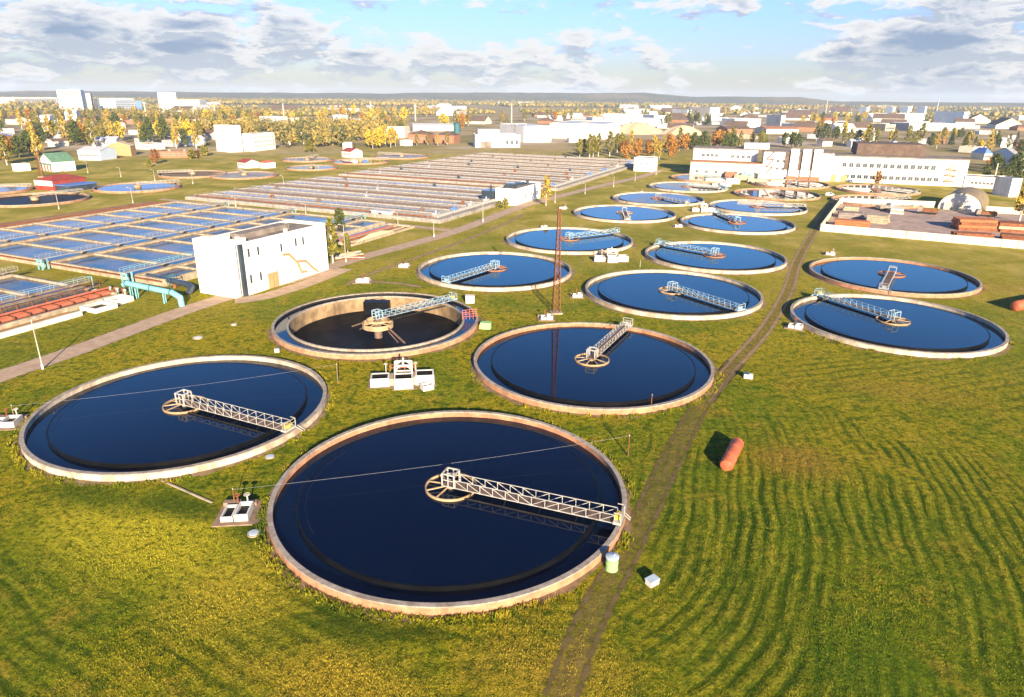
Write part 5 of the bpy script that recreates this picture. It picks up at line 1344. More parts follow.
bpx('white-roofed shed right of the blue-roofed one', 'shed', 25, 138, 46, 137.5, 133, 22, wall='cream', roof='palroof', style='gable', rh=4)
bpx('brown-walled white-roofed shed among the left trees', 'shed', 47, 139.5, 66, 139.5, 134, 16, wall='redbrick', roof='palroof', style='gable', rh=3)
bpx('white and blue shed between the orange trees of the left grove', 'shed', 164, 137, 175, 137, 128.5, 18, wall='paleblue', roof='palroof')
bpx('grey-blue shed right of the white and blue shed', 'shed', 184, 134, 193, 134, 127.5, 18, wall='paleblue', roof='palroof', style='gable', rh=3)
bpx('long low purple-grey shed behind the left grove', 'shed', 125, 124, 193, 124, 120.5, 30, wall='redbrick', roof='palroof')
bpx('distant white greenhouse strip on the horizon, above the warehouses', 'building', 497, 105, 533, 104.7, 102.2, 80, wall='white', roof='palroof')

# chimneys
def chimney(label, px, py, ytop, r=2.2, m_='steel_white', bands=False, group=None):
    x, y = G(px, py); h = hgt(px, py, ytop); t = thing('chimney', label, 'chimney', (x, y, 0), 0, group)
    m = MB(); m.tube((0, 0, 0), (0, 0, h), r, r*.65, 14); m.build('shaft', m_, t, True)
    m = MB(); m.tube((0, 0, h+.01), (0, 0, h+1), r*.75, r*.75, 14); m.build('crown_ring', 'grey' if not bands else 'red', t)
    FOOT.append((x, y, 4))
for a in [('pale chimney left of the tall pale blue block on the left horizon', 147, 121, 104.5, 1.5), ('pale chimney among trees right of the left horizon blocks', 215.5, 117, 103.5, 1.6), ('white chimney behind the five-storey slab', 284, 117, 103.5, 1.5), ('white chimney above the yellow trees', 371, 114, 101.5, 1.6),
          ('tall white chimney behind the long white shed', 415.5, 121, 104, 1.4), ('tall white chimney behind the works building', 511.5, 123, 104, 1.3), ('thin chimney on the right horizon beside the white box hall', 936.5, 112, 98, 2.0), ('thin chimney above the golden trees on the right', 825, 117, 100, 1.3)]: chimney(*a)
# sand heaps
def heap(label, px, py, w, h, m_='sand'):
    x, y = G(px, py); n = 28; r = random.Random(int(px)); m = MB()
    prof = [(1, 0), (.8, .22), (.55, .55), (.3, .85), (.12, .97), (.01, 1)]
    vs = []
    for k, (rr, z) in enumerate(prof):
        for i in range(n): j = 1+.18*math.sin(i*.9+px)+.1*r.random(); vs.append((math.cos(2*PI*i/n)*rr*w*j, math.sin(2*PI*i/n)*rr*w*.7*j, z*h))
    m.add(vs, [(k*n+i, k*n+(i+1) % n, (k+1)*n+(i+1) % n, (k+1)*n+i) for k in range(5) for i in range(n)])
    o = m.build('sand_heap', m_, None, True); o.location = (x, y, 0); tag(o, label, 'sand heap'); FOOT.append((x, y, w))
heap('largest pale sand heap behind the birch row', 636, 133.5, 36, 13)
heap('pale sand heap right of the largest one', 682, 134.5, 28, 11)
heap('low pale sand heap left of the largest one', 610, 131, 18, 6)
heap('long low sand heap at the right behind the long factory', 740, 138, 30, 5)
# ------------------------------------------------------------------ trees
LEAF = {'gold': [(.34, .23, .025), (.44, .31, .045)], 'olive': [(.13, .12, .018), (.20, .17, .025)], 'orange': [(.30, .13, .022), (.38, .19, .035)],
        'green': [(.055, .075, .016), (.085, .10, .02)], 'dark': [(.020, .034, .016), (.032, .048, .02)], 'rust': [(.20, .075, .025), (.26, .10, .03)], 'yellow': [(.46, .33, .02), (.55, .42, .05)]}
for k, v in LEAF.items():
    for i, c in enumerate(v): M['leaf_%s_%d' % (k, i)] = leaf_mat('leaves_%s' % k, c)
def leaf_quads(pts, size, seed):
    r = np.random.RandomState(seed); n = len(pts)
    d1 = r.normal(size=(n, 3)); d1 /= np.linalg.norm(d1, axis=1)[:, None]
    d2 = np.cross(d1, r.normal(size=(n, 3))); d2 /= np.linalg.norm(d2, axis=1)[:, None]
    s = size*(.55+.9*r.rand(n))[:, None]
    v = np.stack([pts-d1*s*.5, pts+d2*s*.42, pts+d1*s*.5, pts-d2*s*.42], 1).reshape(-1, 3)
    return v, np.arange(n*4).reshape(-1, 4)
def make_tree(name, label, cat, shape, leaf, h, r, n, size, seed, bark='bark', clear=.18):
    t = thing(name, label, cat, (0, 0, -500))
    rs = np.random.RandomState(seed); ra = random.Random(seed)
    z0 = h*clear
    if shape == 'cone':
        u = rs.rand(n)**.75; zz = z0+(h-z0)*(1-u)*.0
        k = 1-rs.rand(n)**.6; zz = z0+(h-z0)*k
        tier = .75+.25*np.abs(np.sin(zz*2.6))
        rad = r*(1-k)*tier*np.sqrt(rs.rand(n)*.75+.25)+.12; a = rs.rand(n)*2*PI
        pts = np.stack([rad*np.cos(a), rad*np.sin(a), zz-.12*rad], 1)
    else:
        nl = 13 if shape == 'tall' else 17
        cs = []
        for i in range(nl):
            k = (i+.5)/nl; env = math.sin(PI*min(1, max(0, .12+.84*k)))**.7
            if shape == 'tall': env = (math.sin(PI*(.1+.86*k))**.8)
            if shape == 'bush': env = math.cos(PI*.5*k)**.5
            a = i*2.4+ra.random(); q = r*env*ra.uniform(.25, .78)
            cs.append((q*math.cos(a), q*math.sin(a), z0+(h-z0)*(k*.86+.06), r*ra.uniform(.30, .52)*(env*.6+.4)))
        idx = rs.randint(0, nl, n); c = np.array(cs)[idx]
        d = rs.normal(size=(n, 3)); d /= np.linalg.norm(d, axis=1)[:, None]
        rr = (rs.rand(n)**.45)[:, None]
        pts = c[:, :3] + d*rr*c[:, 3:4]*np.array([1, 1, 1.15])
        pts[:, 2] = np.maximum(pts[:, 2], .15)
    v, f = leaf_quads(pts, size, seed+1)
    m = MB(); m.v = [tuple(x) for x in v]; m.f = [tuple(x) for x in f]; m.mi = list(rs.randint(0, 2, n))
    m.build('crown', ['leaf_%s_0' % leaf, 'leaf_%s_1' % leaf], t)
    tr = MB(); lean = ra.uniform(-.02, .02)*h
    r0 = h*.016+.06
    tr.tube((0, 0, -.3), (lean*.5, 0, h*.5), r0, r0*.65, 7); tr.tube((lean*.5, 0, h*.5), (lean, 0, h*.9), r0*.65, .04, 6)
    if shape != 'cone':
        for i in range(6):
            a = i*1.9+ra.random(); z = h*(.28+.09*i); L = r*ra.uniform(.45, .75)
            tr.tube((lean*z/h, 0, z), (lean*z/h+L*math.cos(a), L*math.sin(a), z+h*.13), r0*.4, .03, 5)
    tr.build('trunk', bark, t)
    return t
PROTO = {}
def proto(kind):
    defs = {'birch_tree': ('tall', 'gold', 12, 2.7, 430, .85, 'birchbark', .14), 'olive_tree': ('tall', 'olive', 12, 3.0, 430, .9, 'birchbark', .14),
            'maple_tree': ('round', 'orange', 10, 3.8, 430, .95, 'bark', .2), 'linden_tree': ('round', 'green', 11, 4.2, 460, 1.0, 'bark', .16),
            'spruce_tree': ('cone', 'dark', 13, 3.0, 420, .9, 'bark', .06), 'rowan_tree': ('round', 'rust', 8, 3.3, 360, .85, 'bark', .18),
            'yellow_tree': ('round', 'yellow', 11, 3.9, 440, .95, 'bark', .15), 'shrub': ('bush', 'olive', 3.4, 2.4, 260, .55, 'bark', .03)}
    d = defs[kind]
    PROTO[kind] = []
    for s in range(2):
        i = len(PROTO); PROTO[kind].append(make_tree(kind, 'tree', 'tree', d[0], d[1], d[2]*(1+.12*s), d[3]*(1-.1*s), d[4], d[5], i*13+s*7+5, d[6], d[7]))
for k in ('birch_tree', 'olive_tree', 'maple_tree', 'linden_tree', 'spruce_tree', 'rowan_tree', 'yellow_tree', 'shrub'): proto(k)
WORD = {'birch_tree': 'golden birch', 'olive_tree': 'olive-yellow birch', 'maple_tree': 'orange maple', 'linden_tree': 'round green tree', 'spruce_tree': 'dark green conifer', 'rowan_tree': 'rust-red tree', 'yellow_tree': 'bright yellow tree', 'shrub': 'low olive shrub'}
rt = random.Random(11)
for f in [(t[0], t[1], t[2]+2) for t in D] + [(t[0], t[1], t[2]+2) for t in D2]: FOOT.append(f)
NT = [0]
def put_tree(kind, x, y, s, label, group=None):
    o = dup(rt.choice(PROTO[kind]), (x, y, 0), rt.random()*6.28, label, group, s)
    o['category'] = 'shrub' if kind == 'shrub' else 'tree'
    NT[0] += 1; return o
def one(kind, px, py, ytop, label):
    x, y = G(px, py); h = hgt(px, py, ytop)
    base = {'birch_tree': 12, 'olive_tree': 12, 'maple_tree': 10, 'linden_tree': 11, 'spruce_tree': 13, 'rowan_tree': 8, 'yellow_tree': 11, 'shrub': 3.4}[kind]
    return put_tree(kind, x, y, h/base*.97, label)
one('birch_tree', 546, 206, 176, 'golden poplar standing at the road beside the low white block house')
one('shrub', 505, 208.5, 199, 'round olive bush at the near corner of the low white block house')
one('shrub', 499, 207, 200.5, 'smaller yellowish bush left of the round olive bush')
one('olive_tree', 333, 263, 219, 'thin leaning birch at the corner of the white block building')
one('olive_tree', 348, 254, 231, 'small yellow-green tree beside the striped filter bed')
one('linden_tree', 340, 231, 209, 'dark conifer-like tree behind the thin birch, at the filter bed')
one('shrub', 310, 152, 140, 'large round olive bush below the long white shed')
one('birch_tree', 1019, 222, 176, 'big golden-brown tree at the right edge, behind the white cube shed')
one('maple_tree', 876, 187, 170, 'small orange tree in front of the long factory windows')
one('shrub', 432, 268, 262, 'low dark bush at the dirt path below the asphalt road') if False else None
one('linden_tree', 985, 178, 163, 'green tree right of the factory end wall')
one('maple_tree', 989, 168, 156, 'orange bush-like tree behind the shed, right of the factory')
one('rowan_tree', 156, 164, 148, 'orange-red round tree left of the brown-walled clarifier')
one('shrub', 205, 156, 145, 'olive bush at the left foot of the tall stepped white building')
one('shrub', 192, 159, 149, 'broad olive bush left of the one at the stepped white building')
one('shrub', 149, 167, 160, 'small olive bush in the meadow below the orange-red round tree')
def belt(n, poly, kinds, where, size=(.8, 1.2), tries=4000):
    """poly: pixel quad of the ground the belt stands on (x0,y0,x1,y1 along the far edge, near edge)"""
    (xa, ya0, ya1), (xb, yb0, yb1) = poly
    ks = [k for k, w in kinds for _ in range(w)]
    c = 0
    while c < n and tries > 0:
        tries -= 1
        f = rt.random(); px = xa+(xb-xa)*f; py = (ya0+(yb0-ya0)*f) + rt.random()**.8*((ya1+(yb1-ya1)*f)-(ya0+(yb0-ya0)*f))
        x, y = G(px, py)
        if any((x-a)**2+(y-b)**2 < (r*.8+2)**2 for a, b, r in FOOT): continue
        if any((x-a)**2+(y-b)**2 < 4.0**2 for a, b in PLACED): continue
        PLACED.append((x, y)); k = rt.choice(ks); s = rt.uniform(*size)*1.22
        put_tree(k, x, y, s, '%s %s' % (WORD[k], where), '%s %s' % (WORD[k]+'s', where)); c += 1
PLACED = []
AUT = [('birch_tree', 4), ('olive_tree', 5), ('maple_tree', 1), ('linden_tree', 3), ('yellow_tree', 2), ('rowan_tree', 1)]
belt(15, ((-20, 150, 168), (40, 150, 163)), [('linden_tree', 5), ('birch_tree', 2), ('olive_tree', 3), ('maple_tree', 1)], 'in the dark grove at the left edge behind the white hut', (.9, 1.4))
belt(34, ((30, 134, 151), (215, 134, 149)), [('birch_tree', 5), ('olive_tree', 4), ('yellow_tree', 1), ('maple_tree', 1), ('linden_tree', 2)], 'in the grove left of the stepped white building', (1.0, 1.6))
belt(42, ((-10, 119, 134), (230, 118, 130)), AUT, 'in the town below the left horizon blocks', (1.0, 1.6))
belt(26, ((222, 118, 130), (330, 117, 131)), AUT+[('maple_tree', 2)], 'around the white five-storey slab', (.9, 1.5))
belt(36, ((320, 114, 133), (475, 113, 132)), [('yellow_tree', 4), ('birch_tree', 3), ('olive_tree', 3), ('maple_tree', 1), ('rowan_tree', 1)], 'in the yellow wood behind the cream building', (1.1, 1.7))
belt(10, ((368, 143, 149), (402, 143, 149)), [('yellow_tree', 3), ('birch_tree', 2), ('olive_tree', 1)], 'in the clump before the cream building', (.9, 1.3))
belt(4, ((410, 143.5, 145.5), (470, 144, 146)), [('maple_tree', 1), ('olive_tree', 1), ('birch_tree', 1)], 'in front of the brick houses', (.6, .8))
belt(14, ((578, 150, 159), (626, 149, 156)), [('olive_tree', 4), ('birch_tree', 2)], 'in the birch row beyond the long basins', (.9, 1.2))
belt(16, ((622, 152, 162), (676, 150, 161)), [('maple_tree', 4), ('rowan_tree', 2), ('birch_tree', 2)], 'behind the white cube house', (.8, 1.2))
belt(22, ((676, 148, 152), (800, 146, 150)), [('olive_tree', 4), ('linden_tree', 3), ('rowan_tree', 1), ('maple_tree', 1)], 'behind the long factory roof', (.9, 1.3))
belt(22, ((640, 121, 125), (712, 121, 126)), [('spruce_tree', 2), ('olive_tree', 3), ('linden_tree', 1)], 'behind the sand heaps', (1.0, 1.4))
belt(26, ((795, 136, 147), (945, 138, 149)), [('birch_tree', 3), ('olive_tree', 3), ('linden_tree', 3), ('yellow_tree', 1)], 'beyond the factory brown roof', (.9, 1.4))
belt(18, ((800, 118, 128), (870, 118, 128)), [('birch_tree', 3), ('maple_tree', 1), ('linden_tree', 2), ('yellow_tree', 2)], 'before the right-hand tower blocks', (1.0, 1.5))
belt(28, ((945, 136, 152), (1035, 138, 156)), [('linden_tree', 4), ('olive_tree', 2), ('spruce_tree', 1), ('birch_tree', 2), ('yellow_tree', 1)], 'in the dark grove at the right edge', (.65, 1.0))
belt(9, ((990, 168, 182), (1035, 172, 186)), [('linden_tree', 4), ('olive_tree', 2)], 'around the sheds at the right edge', (.6, .9))
belt(12, ((455, 120, 127), (600, 118, 122)), [('maple_tree', 2), ('birch_tree', 2), ('olive_tree', 3)], 'behind the white warehouse', (1.0, 1.5))
for L_ in PROTO.values():
    for o in L_:
        for c in list(o.children): bpy.data.objects.remove(c)
        bpy.data.objects.remove(o)

# small houses filling the town; each its own thing
rh_ = random.Random(23)
def town(n, x0, x1, y0, y1, kinds, where, size=(9, 20), tries=900):
    c = 0
    while c < n and tries > 0:
        tries -= 1
        px, py = rh_.uniform(x0, x1), rh_.uniform(y0, y1); x, y = G(px, py); L = rh_.uniform(*size)*(1 if y < 900 else 1.6)
        if any((x-a)**2+(y-b)**2 < (r+L*.6)**2 for a, b, r in FOOT): continue
        wall, roof, st, words = rh_.choice(kinds); dp = L*rh_.uniform(.5, .8); a = R(rh_.choice([-24, -24, 66, 10]) + rh_.uniform(-6, 6))
        if math.cos(a) < .3: a = R(10)
        p = (x-L/2*math.cos(a), y-L/2*math.sin(a)); q = (x+L/2*math.cos(a), y+L/2*math.sin(a))
        h = rh_.uniform(3.5, 6.5)
        building('%s %s' % (words, where), 'house', p, q, h, dp, wall=wall, roof=roof, style=st, name='house', group='%s %s' % (words, where), rows=((.4, 1.3, 1.3, 3, .1, .9),) if y < 800 else ())
        c += 1
HK = [('white', 'palroof', 'gable', 'small white house with pale roof'), ('cream', 'brownroof', 'gable', 'small cream house with brown roof'), ('grey', 'palroof', 'flat', 'small grey flat-roofed shed'), ('redbrick', 'brownroof', 'hip', 'small brick house with brown hip roof'), ('white', 'tar', 'flat', 'small white flat-roofed house')]
town(26, -20, 215, 119, 147, HK, 'in the left town')
town(16, 320, 590, 112, 124, HK, 'beyond the yellow wood', (14, 26))
town(46, 600, 1030, 117, 134, HK, 'in the right-hand industrial town', (14, 38))
town(12, 800, 1030, 138, 150, HK, 'behind the right-hand groves')
town(34, 600, 1030, 109, 117, HK[:3], 'far out on the right plain', (20, 45))
town(12, -20, 470, 106, 115, HK[:3], 'far out on the left plain', (20, 45))
# loose clutter round the yard and factory tanks: concrete boxes
for k, (px, py, w, d, h, lab) in enumerate([(714, 183, 9, 4, 2.2, 'cream concrete box right of the far end tanks'), (733, 184, 7, 4, 2.6, 'pinkish concrete box before the long factory'), (757, 183, 10, 3, 2.0, 'low long concrete trough before the stair block'), (708, 176, 12, 6, 3.2, 'brown-topped concrete bunker at the left end of the factory'), (742, 180, 9, 4, 2.4, 'grey-blue concrete box beside the trough')]):
    x, y = G(px, py); t = thing('concrete_bunker', lab, 'concrete box', (x, y, 0), R(-6))
    m = MB(); open_box(m, -w/2, 0, w/2, d, -.1, h, .3); m.build('wall', ['cream', 'white_tile', 'concrete', 'cream', 'concrete'][k], t)
    m = MB(); m.box(-w/2+.31, .31, 0, w/2-.31, d-.31, h*.8); m.build('lid', ['redbrick', 'concrete', 'wet', 'redbrick', 'lane_water'][k], t)

# ------------------------------------------------------------------ far woods as one mass
def far_woods():
    r = np.random.RandomState(5)
    def fbm(x, y, s):
        o = 0
        for k in range(4):
            f = 2**k/s; o = o + (np.sin(x*f+1.7*k+2*np.sin(y*f*.7+k))*np.cos(y*f*1.1-.6*k+1.5*np.sin(x*f*.8)))/2**k
        return o
    N0 = 52000
    d = 620*(4400/620)**(r.rand(N0)**.80); az = (r.rand(N0)-.5)*1.5
    x, y = d*np.sin(az), d*np.cos(az)
    f = fbm(x, y*.5, 210)
    keep = (f > np.where(d > 2600, -.35, np.where(x > 180, np.where(d < 1700, 9., .5), np.where(d > 1500, .1, .5)))) & (r.rand(N0) < .9)
    field = (np.abs(y-2500-.08*x) < 330) & (x > -1400)
    keep &= ~field
    keep &= (y > 560)
    for a, b, rr in FOOT:
        keep &= (x-a)**2+(y-b)**2 > (rr+4)**2
    x, y, d = x[keep], y[keep], d[keep]
    nr = d < 1500; xn, yn = x[nr], y[nr]; x, y, d = x[~nr], y[~nr], d[~nr]; n = len(x)
    s = (5+5*r.rand(n))*np.clip(d/1800, .75, 1.5); w = s*(.38+.22*r.rand(n))
    ico = [(0, 0, 1.0)] + [(math.cos(a), math.sin(a), .62) for a in np.arange(5)*2*PI/5] + [(math.cos(a+.6)*.95, math.sin(a+.6)*.95, .28) for a in np.arange(5)*2*PI/5] + [(0, 0, .02)]
    ico = np.array(ico); fc = []
    for i in range(5):
        j = (i+1) % 5; fc += [(0, 1+i, 1+j), (1+i, 6+i, 1+j), (1+j, 6+i, 6+j), (6+i, 11, 6+j)]
    fc = np.array(fc)
    V = ico[None]*np.stack([w, w, s*1.15], 1)[:, None, :]*(1+.35*(r.rand(n, 12, 1)-.5)); V += np.stack([x, y, 0*x], 1)[:, None, :]
    F = fc[None]+(np.arange(n)*12)[:, None, None]
    # the nearest of the wood: each crown a cloud of leaf clumps
    q = len(xn); K = 46; hn = 11+7*r.rand(q); wn = hn*(.20+.12*r.rand(q))
    dd = r.normal(size=(q, K, 3)); dd /= np.linalg.norm(dd, axis=2)[..., None]; rr = r.rand(q, K, 1)**.4
    lob = 1+.35*np.sin(3*np.arctan2(dd[..., 1], dd[..., 0])+6.28*r.rand(q, 1))[..., None]
    C = dd*rr*lob*np.stack([wn, wn, hn*.44], 1)[:, None, :] + np.stack([xn, yn, hn*.56], 1)[:, None, :]
    lv, lf = leaf_quads(C.reshape(-1, 3), 2.1, 77)
    V = np.concatenate([V.reshape(-1, 3), lv]); nv = n*12; nq = len(lf)
    me = bpy.data.meshes.new('woodland'); me.vertices.add(len(V)); me.vertices.foreach_set('co', V.reshape(-1))
    me.loops.add(n*60+nq*4); me.polygons.add(n*20+nq); me.loops.foreach_set('vertex_index', np.concatenate([F.reshape(-1), lf.reshape(-1)+nv]).astype(np.int32))
    me.polygons.foreach_set('loop_start', np.concatenate([np.arange(n*20)*3, n*60+np.arange(nq)*4])); me.update()
    m, nt, p, out = newmat('mixed_autumn_wood')
    P = pos(nt)
    vo = N(nt, 'ShaderNodeTexVoronoi', ins={'Scale': .09}); nt.links.new(scaled(nt, P, (1, 1, .05)), vo.inputs['Vector'])
    sp = N(nt, 'ShaderNodeSeparateColor'); nt.links.new(vo.outputs['Color'], sp.inputs[0])
    zone = noise(nt, P, .0035, 4, .6)
    v = math_(nt, 'ADD', math_(nt, 'MULTIPLY', sp.outputs[0], .62), math_(nt, 'MULTIPLY', zone, .5))
    c = mixc(nt, mrange(nt, v, .30, .42), (.050, .060, .024), (.13, .125, .03))
    c = mixc(nt, mrange(nt, v, .48, .56), c, (.26, .19, .045)); c = mixc(nt, mrange(nt, v, .66, .76), c, (.36, .25, .05)); c = mixc(nt, mrange(nt, v, .86, .92), c, (.24, .09, .02))
    nt.links.new(c, p.inputs['Base Color']); p.inputs['Roughness'].default_value = .9
    me.materials.append(m)
    o = bpy.data.objects.new('woodland', me); COL.objects.link(o)
    tag(o, 'autumn woodland of the far plain fading towards the hills', 'woodland', None, 'stuff')
far_woods()

# ------------------------------------------------------------------ grass tufts on the near meadow
def grass():
    r = np.random.RandomState(2); N0 = 230000
    y = 38+ (175-38)*r.rand(N0)**1.5; x = (r.rand(N0)-.5)*2*(y*.82+14)
    keep = np.ones(N0, bool)
    for (tx, ty, tr) in [(t[0], t[1], t[2]) for t in D] + [(*T4, 20.3)]: keep &= (x-tx)**2+(y-ty)**2 > (tr+.7)**2
    def seg(px, py, qx, qy): 
        dx, dy = qx-px, qy-py; k = np.clip(((x-px)*dx+(y-py)*dy)/(dx*dx+dy*dy), 0, 1); return np.hypot(x-px-k*dx, y-py-k*dy)
    for P, w in ((RD, 3.2), ([(p.x, p.y) for p in offset(TR, 1.0)], .7), ([(p.x, p.y) for p in offset(TR, -1.0)], .7)):
        for a, b in zip(P, P[1:]): keep &= seg(*a, *b) > w
    b = x*.910-y*.4147; a = x*.4147+y*.910
    keep &= ~((b < -112) & (a > 40))
    for o in bpy.data.objects:
        if o.parent is None and o.get('category') in ('valve pit', 'chamber', 'paving'): keep &= (x-o.location.x)**2+(y-o.location.y)**2 > 3.4**2
    x, y = x[keep], y[keep]; n = len(x)
    # coarse weeds hug the basin walls and the bare places stay short
    h = .04+.05*r.rand(n)**2
    nx = 2.5*np.sin(x*.21+1.3*np.sin(y*.17))*np.cos(y*.26+.9*np.sin(x*.13)); h *= np.clip(1+.35*nx, .4, 1.9)
    for (tx, ty, tr) in [(-6.9, 69.2, 20.1), (-47.4, 90.7, 19.9)]:
        dd = np.hypot(x-tx, y-ty)-tr; h = np.where((dd < 1.6) & (r.rand(n) < .6), h*2.6, h)
    K = 3; ang = r.rand(n, K)*2*PI; lean = .6+1.0*r.rand(n, K); wd = .02+.03*r.rand(n, K)
    cx = x[:, None]+.12*r.normal(size=(n, K)); cy = y[:, None]+.12*r.normal(size=(n, K)); hh = h[:, None]*(.7+.6*r.rand(n, K))
    px, py = -np.sin(ang)*wd, np.cos(ang)*wd
    V = np.stack([np.stack([cx-px, cy-py, 0*cx], -1), np.stack([cx+px, cy+py, 0*cx], -1), np.stack([cx+np.cos(ang)*lean*hh, cy+np.sin(ang)*lean*hh, hh], -1)], 2).reshape(-1, 3)
    # rank weeds: along the foot of the basin walls and in a few clumps
    W_ = []
    for (tx, ty, tr, n_) in [(-6.9, 69.2, 20.1, 900), (-47.4, 90.7, 19.9, 500), (13.8, 110.6, 20.3, 400), (78.2, 134.8, 19.7, 250)]:
        a_ = r.rand(n_)*2*PI; k_ = np.sin(a_*5+tx)*np.cos(a_*3+ty) > -.25; a_ = a_[k_]; q_ = tr+.55+.9*r.rand(len(a_))**2
        W_.append(np.stack([tx+q_*np.cos(a_), ty+q_*np.sin(a_)], 1))
    W_ = np.concatenate(W_); nw = len(W_); Kw = 12
    aw = r.rand(nw, Kw)*2*PI; hw = (.16+.30*r.rand(nw, 1)**2)*(.6+.8*r.rand(nw, Kw)); lw = .2+.8*r.rand(nw, Kw); ww = .05+.06*r.rand(nw, Kw)
    xw = W_[:, :1]+.16*r.normal(size=(nw, Kw)); yw = W_[:, 1:]+.16*r.normal(size=(nw, Kw)); pxw, pyw = -np.sin(aw)*ww, np.cos(aw)*ww
    V = np.concatenate([V, np.stack([np.stack([xw-pxw, yw-pyw, hw*.25], -1), np.stack([xw+pxw, yw+pyw, hw*.25], -1), np.stack([xw+np.cos(aw)*lw*hw, yw+np.sin(aw)*lw*hw, hw], -1)], 2).reshape(-1, 3)])
    m = n*K+nw*Kw; me = bpy.data.meshes.new('grass'); me.vertices.add(m*3); me.vertices.foreach_set('co', V.reshape(-1)); me.loops.add(m*3); me.polygons.add(m)
    me.loops.foreach_set('vertex_index', np.arange(m*3, dtype=np.int32)); me.polygons.foreach_set('loop_start', np.arange(m)*3); me.update()
    me.materials.append(M['blades']); o = bpy.data.objects.new('grass', me); COL.objects.link(o)
    tag(o, 'tufted meadow grass around the near settling tanks', 'grass', None, 'stuff')
grass()

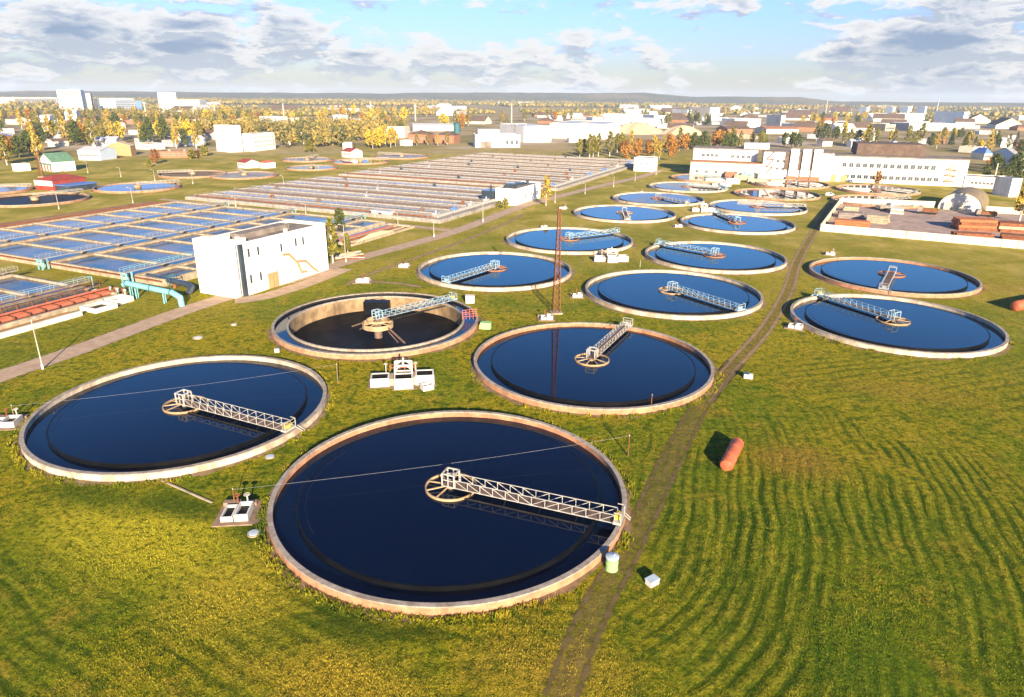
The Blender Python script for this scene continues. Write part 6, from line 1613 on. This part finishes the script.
# ------------------------------------------------------------------ sky, sun, air
SUN_AZ, SUN_EL = R(167), R(17.5)      # compass angle from +Y towards +X, height
def build_world():
    w = bpy.data.worlds.new("World"); sc.world = w; w.use_nodes = True; nt = w.node_tree
    for n in list(nt.nodes): nt.nodes.remove(n)
    out = nt.nodes.new('ShaderNodeOutputWorld'); bg = nt.nodes.new('ShaderNodeBackground'); nt.links.new(bg.outputs[0], out.inputs[0])
    sky = nt.nodes.new('ShaderNodeTexSky'); sky.sky_type = 'NISHITA'; sky.sun_disc = False
    sky.sun_elevation = SUN_EL; sky.sun_rotation = SUN_AZ; sky.air_density = 1.0; sky.dust_density = .6; sky.ozone_density = 3.0; sky.altitude = 200
    tc = nt.nodes.new('ShaderNodeTexCoord'); V = tc.outputs['Generated']
    sp = nt.nodes.new('ShaderNodeSeparateXYZ'); nt.links.new(V, sp.inputs[0])
    az = math_(nt, 'ARCTAN2', sp.outputs[0], sp.outputs[1]); el = math_(nt, 'ARCSINE', sp.outputs[2])
    def coord(off=0.):
        c = nt.nodes.new('ShaderNodeCombineXYZ'); nt.links.new(az, c.inputs[0])
        e = math_(nt, 'ADD', el, off) if off else el
        nt.links.new(math_(nt, 'MULTIPLY', e, 3.0), c.inputs[1]); c.inputs[2].default_value = 3.7
        return c.outputs[0], e
    def blob(e, px, py, sx, sy, amp):
        a, dy, dz = ray(px, py); A = math.atan2(a, dy); E = math.atan2(dz, math.hypot(a, dy))
        u = math_(nt, 'DIVIDE', math_(nt, 'SUBTRACT', az, A), sx/700); v = math_(nt, 'DIVIDE', math_(nt, 'SUBTRACT', e, E), sy/700)
        amp = amp*.8
        s = math_(nt, 'ADD', math_(nt, 'MULTIPLY', u, u), math_(nt, 'MULTIPLY', v, v))
        return math_(nt, 'MULTIPLY', math_(nt, 'EXPONENT', math_(nt, 'MULTIPLY', s, -1.)), amp)
    BL = [(60, 30, 130, 22, .30), (140, 22, 45, 14, .16), (270, 45, 130, 26, .16), (400, 62, 70, 13, .22), (560, 52, 150, 17, .24), (470, 12, 70, 8, .06), (650, 5, 70, 7, .16),
          (835, 55, 55, 12, .24), (900, 42, 50, 20, .26), (985, 30, 70, 34, .34), (800, 14, 90, 9, .16), (560, 24, 130, 7, -.28), (745, 48, 42, 24, -.32), (730, 20, 60, 6, -.2), (690, 12, 40, 6, -.1), (345, 12, 55, 10, -.14), (200, 8, 70, 6, -.2), (600, 80, 180, 7, .10), (150, 78, 160, 7, .12), (850, 84, 160, 6, .10), (700, 66, 60, 8, .10), (300, 20, 50, 9, .12)]
    def dens(off, full=True):
        vec, e = coord(off)
        a = noise(nt, vec, 15, 10 if full else 6, .60, .3)
        b = noise(nt, vec, 3.2, 3, .5)
        d = math_(nt, 'ADD', math_(nt, 'MULTIPLY', math_(nt, 'SUBTRACT', a, .5), 1.35), math_(nt, 'ADD', math_(nt, 'MULTIPLY', math_(nt, 'SUBTRACT', b, .5), .6), .475))
        for k in BL: d = math_(nt, 'ADD', d, blob(e, *k))
        return d
    d0 = dens(0.); d1 = dens(.016, False)
    # clouds thin out high overhead so that the water mirrors clear blue
    hi = mrange(nt, el, .10, .18, 0., .25)
    d0 = math_(nt, 'SUBTRACT', d0, hi)
    alpha = mrange(nt, d0, .47, .64)
    core = mrange(nt, d0, .62, 1.0)
    under = mrange(nt, math_(nt, 'SUBTRACT', d1, d0), -.06, .09)
    white = (6.3, 6.2, 6.1); grey = (1.5, 2.25, 3.5)
    c = mixc(nt, math_(nt, 'MAXIMUM', math_(nt, 'MULTIPLY', core, .92), math_(nt, 'MULTIPLY', under, .62)), white, grey)
    mx = nt.nodes.new('ShaderNodeMix'); mx.data_type = 'RGBA'; mx.clamp_result = False
    nt.links.new(math_(nt, 'MULTIPLY', alpha, .94), mx.inputs[0])
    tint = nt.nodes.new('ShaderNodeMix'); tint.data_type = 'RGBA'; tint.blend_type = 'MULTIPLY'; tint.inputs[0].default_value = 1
    nt.links.new(sky.outputs[0], tint.inputs[6]); t1 = mixc(nt, mrange(nt, el, .02, .12), (.80, .77, .90), (.86, .96, 1.58)); t2 = mixc(nt, mrange(nt, el, .115, .19), t1, (.60, 1.30, 2.0)); nt.links.new(mixc(nt, mrange(nt, el, .30, .56), t2, (.22, .48, 1.0)), tint.inputs[7])  # sky tinted in height bands, shaped for the blues the tank water mirrors
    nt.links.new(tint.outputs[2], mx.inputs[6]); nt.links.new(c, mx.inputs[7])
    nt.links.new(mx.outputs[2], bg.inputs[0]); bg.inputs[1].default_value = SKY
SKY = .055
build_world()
sd = bpy.data.lights.new('sun', 'SUN'); sd.energy = 5.0; sd.angle = R(.53); sd.color = (1.0, .83, .60)
so = bpy.data.objects.new('sun', sd); COL.objects.link(so)
dirs = Vector((math.sin(SUN_AZ)*math.cos(SUN_EL), math.cos(SUN_AZ)*math.cos(SUN_EL), math.sin(SUN_EL)))
so.rotation_euler = dirs.to_track_quat('Z', 'Y').to_euler(); so.location = dirs*300

def haze():
    m = bpy.data.materials.new('thin_haze'); m.use_nodes = True; nt = m.node_tree
    for n in list(nt.nodes): nt.nodes.remove(n)
    out = nt.nodes.new('ShaderNodeOutputMaterial'); v = nt.nodes.new('ShaderNodeVolumePrincipled')
    v.inputs['Color'].default_value = (.76, .88, 1.0, 1); v.inputs['Density'].default_value = HAZE; v.inputs['Anisotropy'].default_value = 0.
    nt.links.new(v.outputs[0], out.inputs['Volume'])
    b = MB(); b.box(-14000, -13500, -4, 14000, 14000, 130); o = b.build('haze', m)
    tag(o, 'thin pale autumn haze over the plain', 'haze', None, 'stuff')
HAZE = .00009
haze()

sc.render.engine = 'CYCLES'
sc.cycles.max_bounces = 6; sc.cycles.transparent_max_bounces = 8; sc.cycles.volume_bounces = 0
sc.view_settings.view_transform = 'Standard'; sc.view_settings.look = 'None'; sc.view_settings.gamma = 1.0
sc.view_settings.use_curve_mapping = False
sc.view_settings.exposure = 1.45
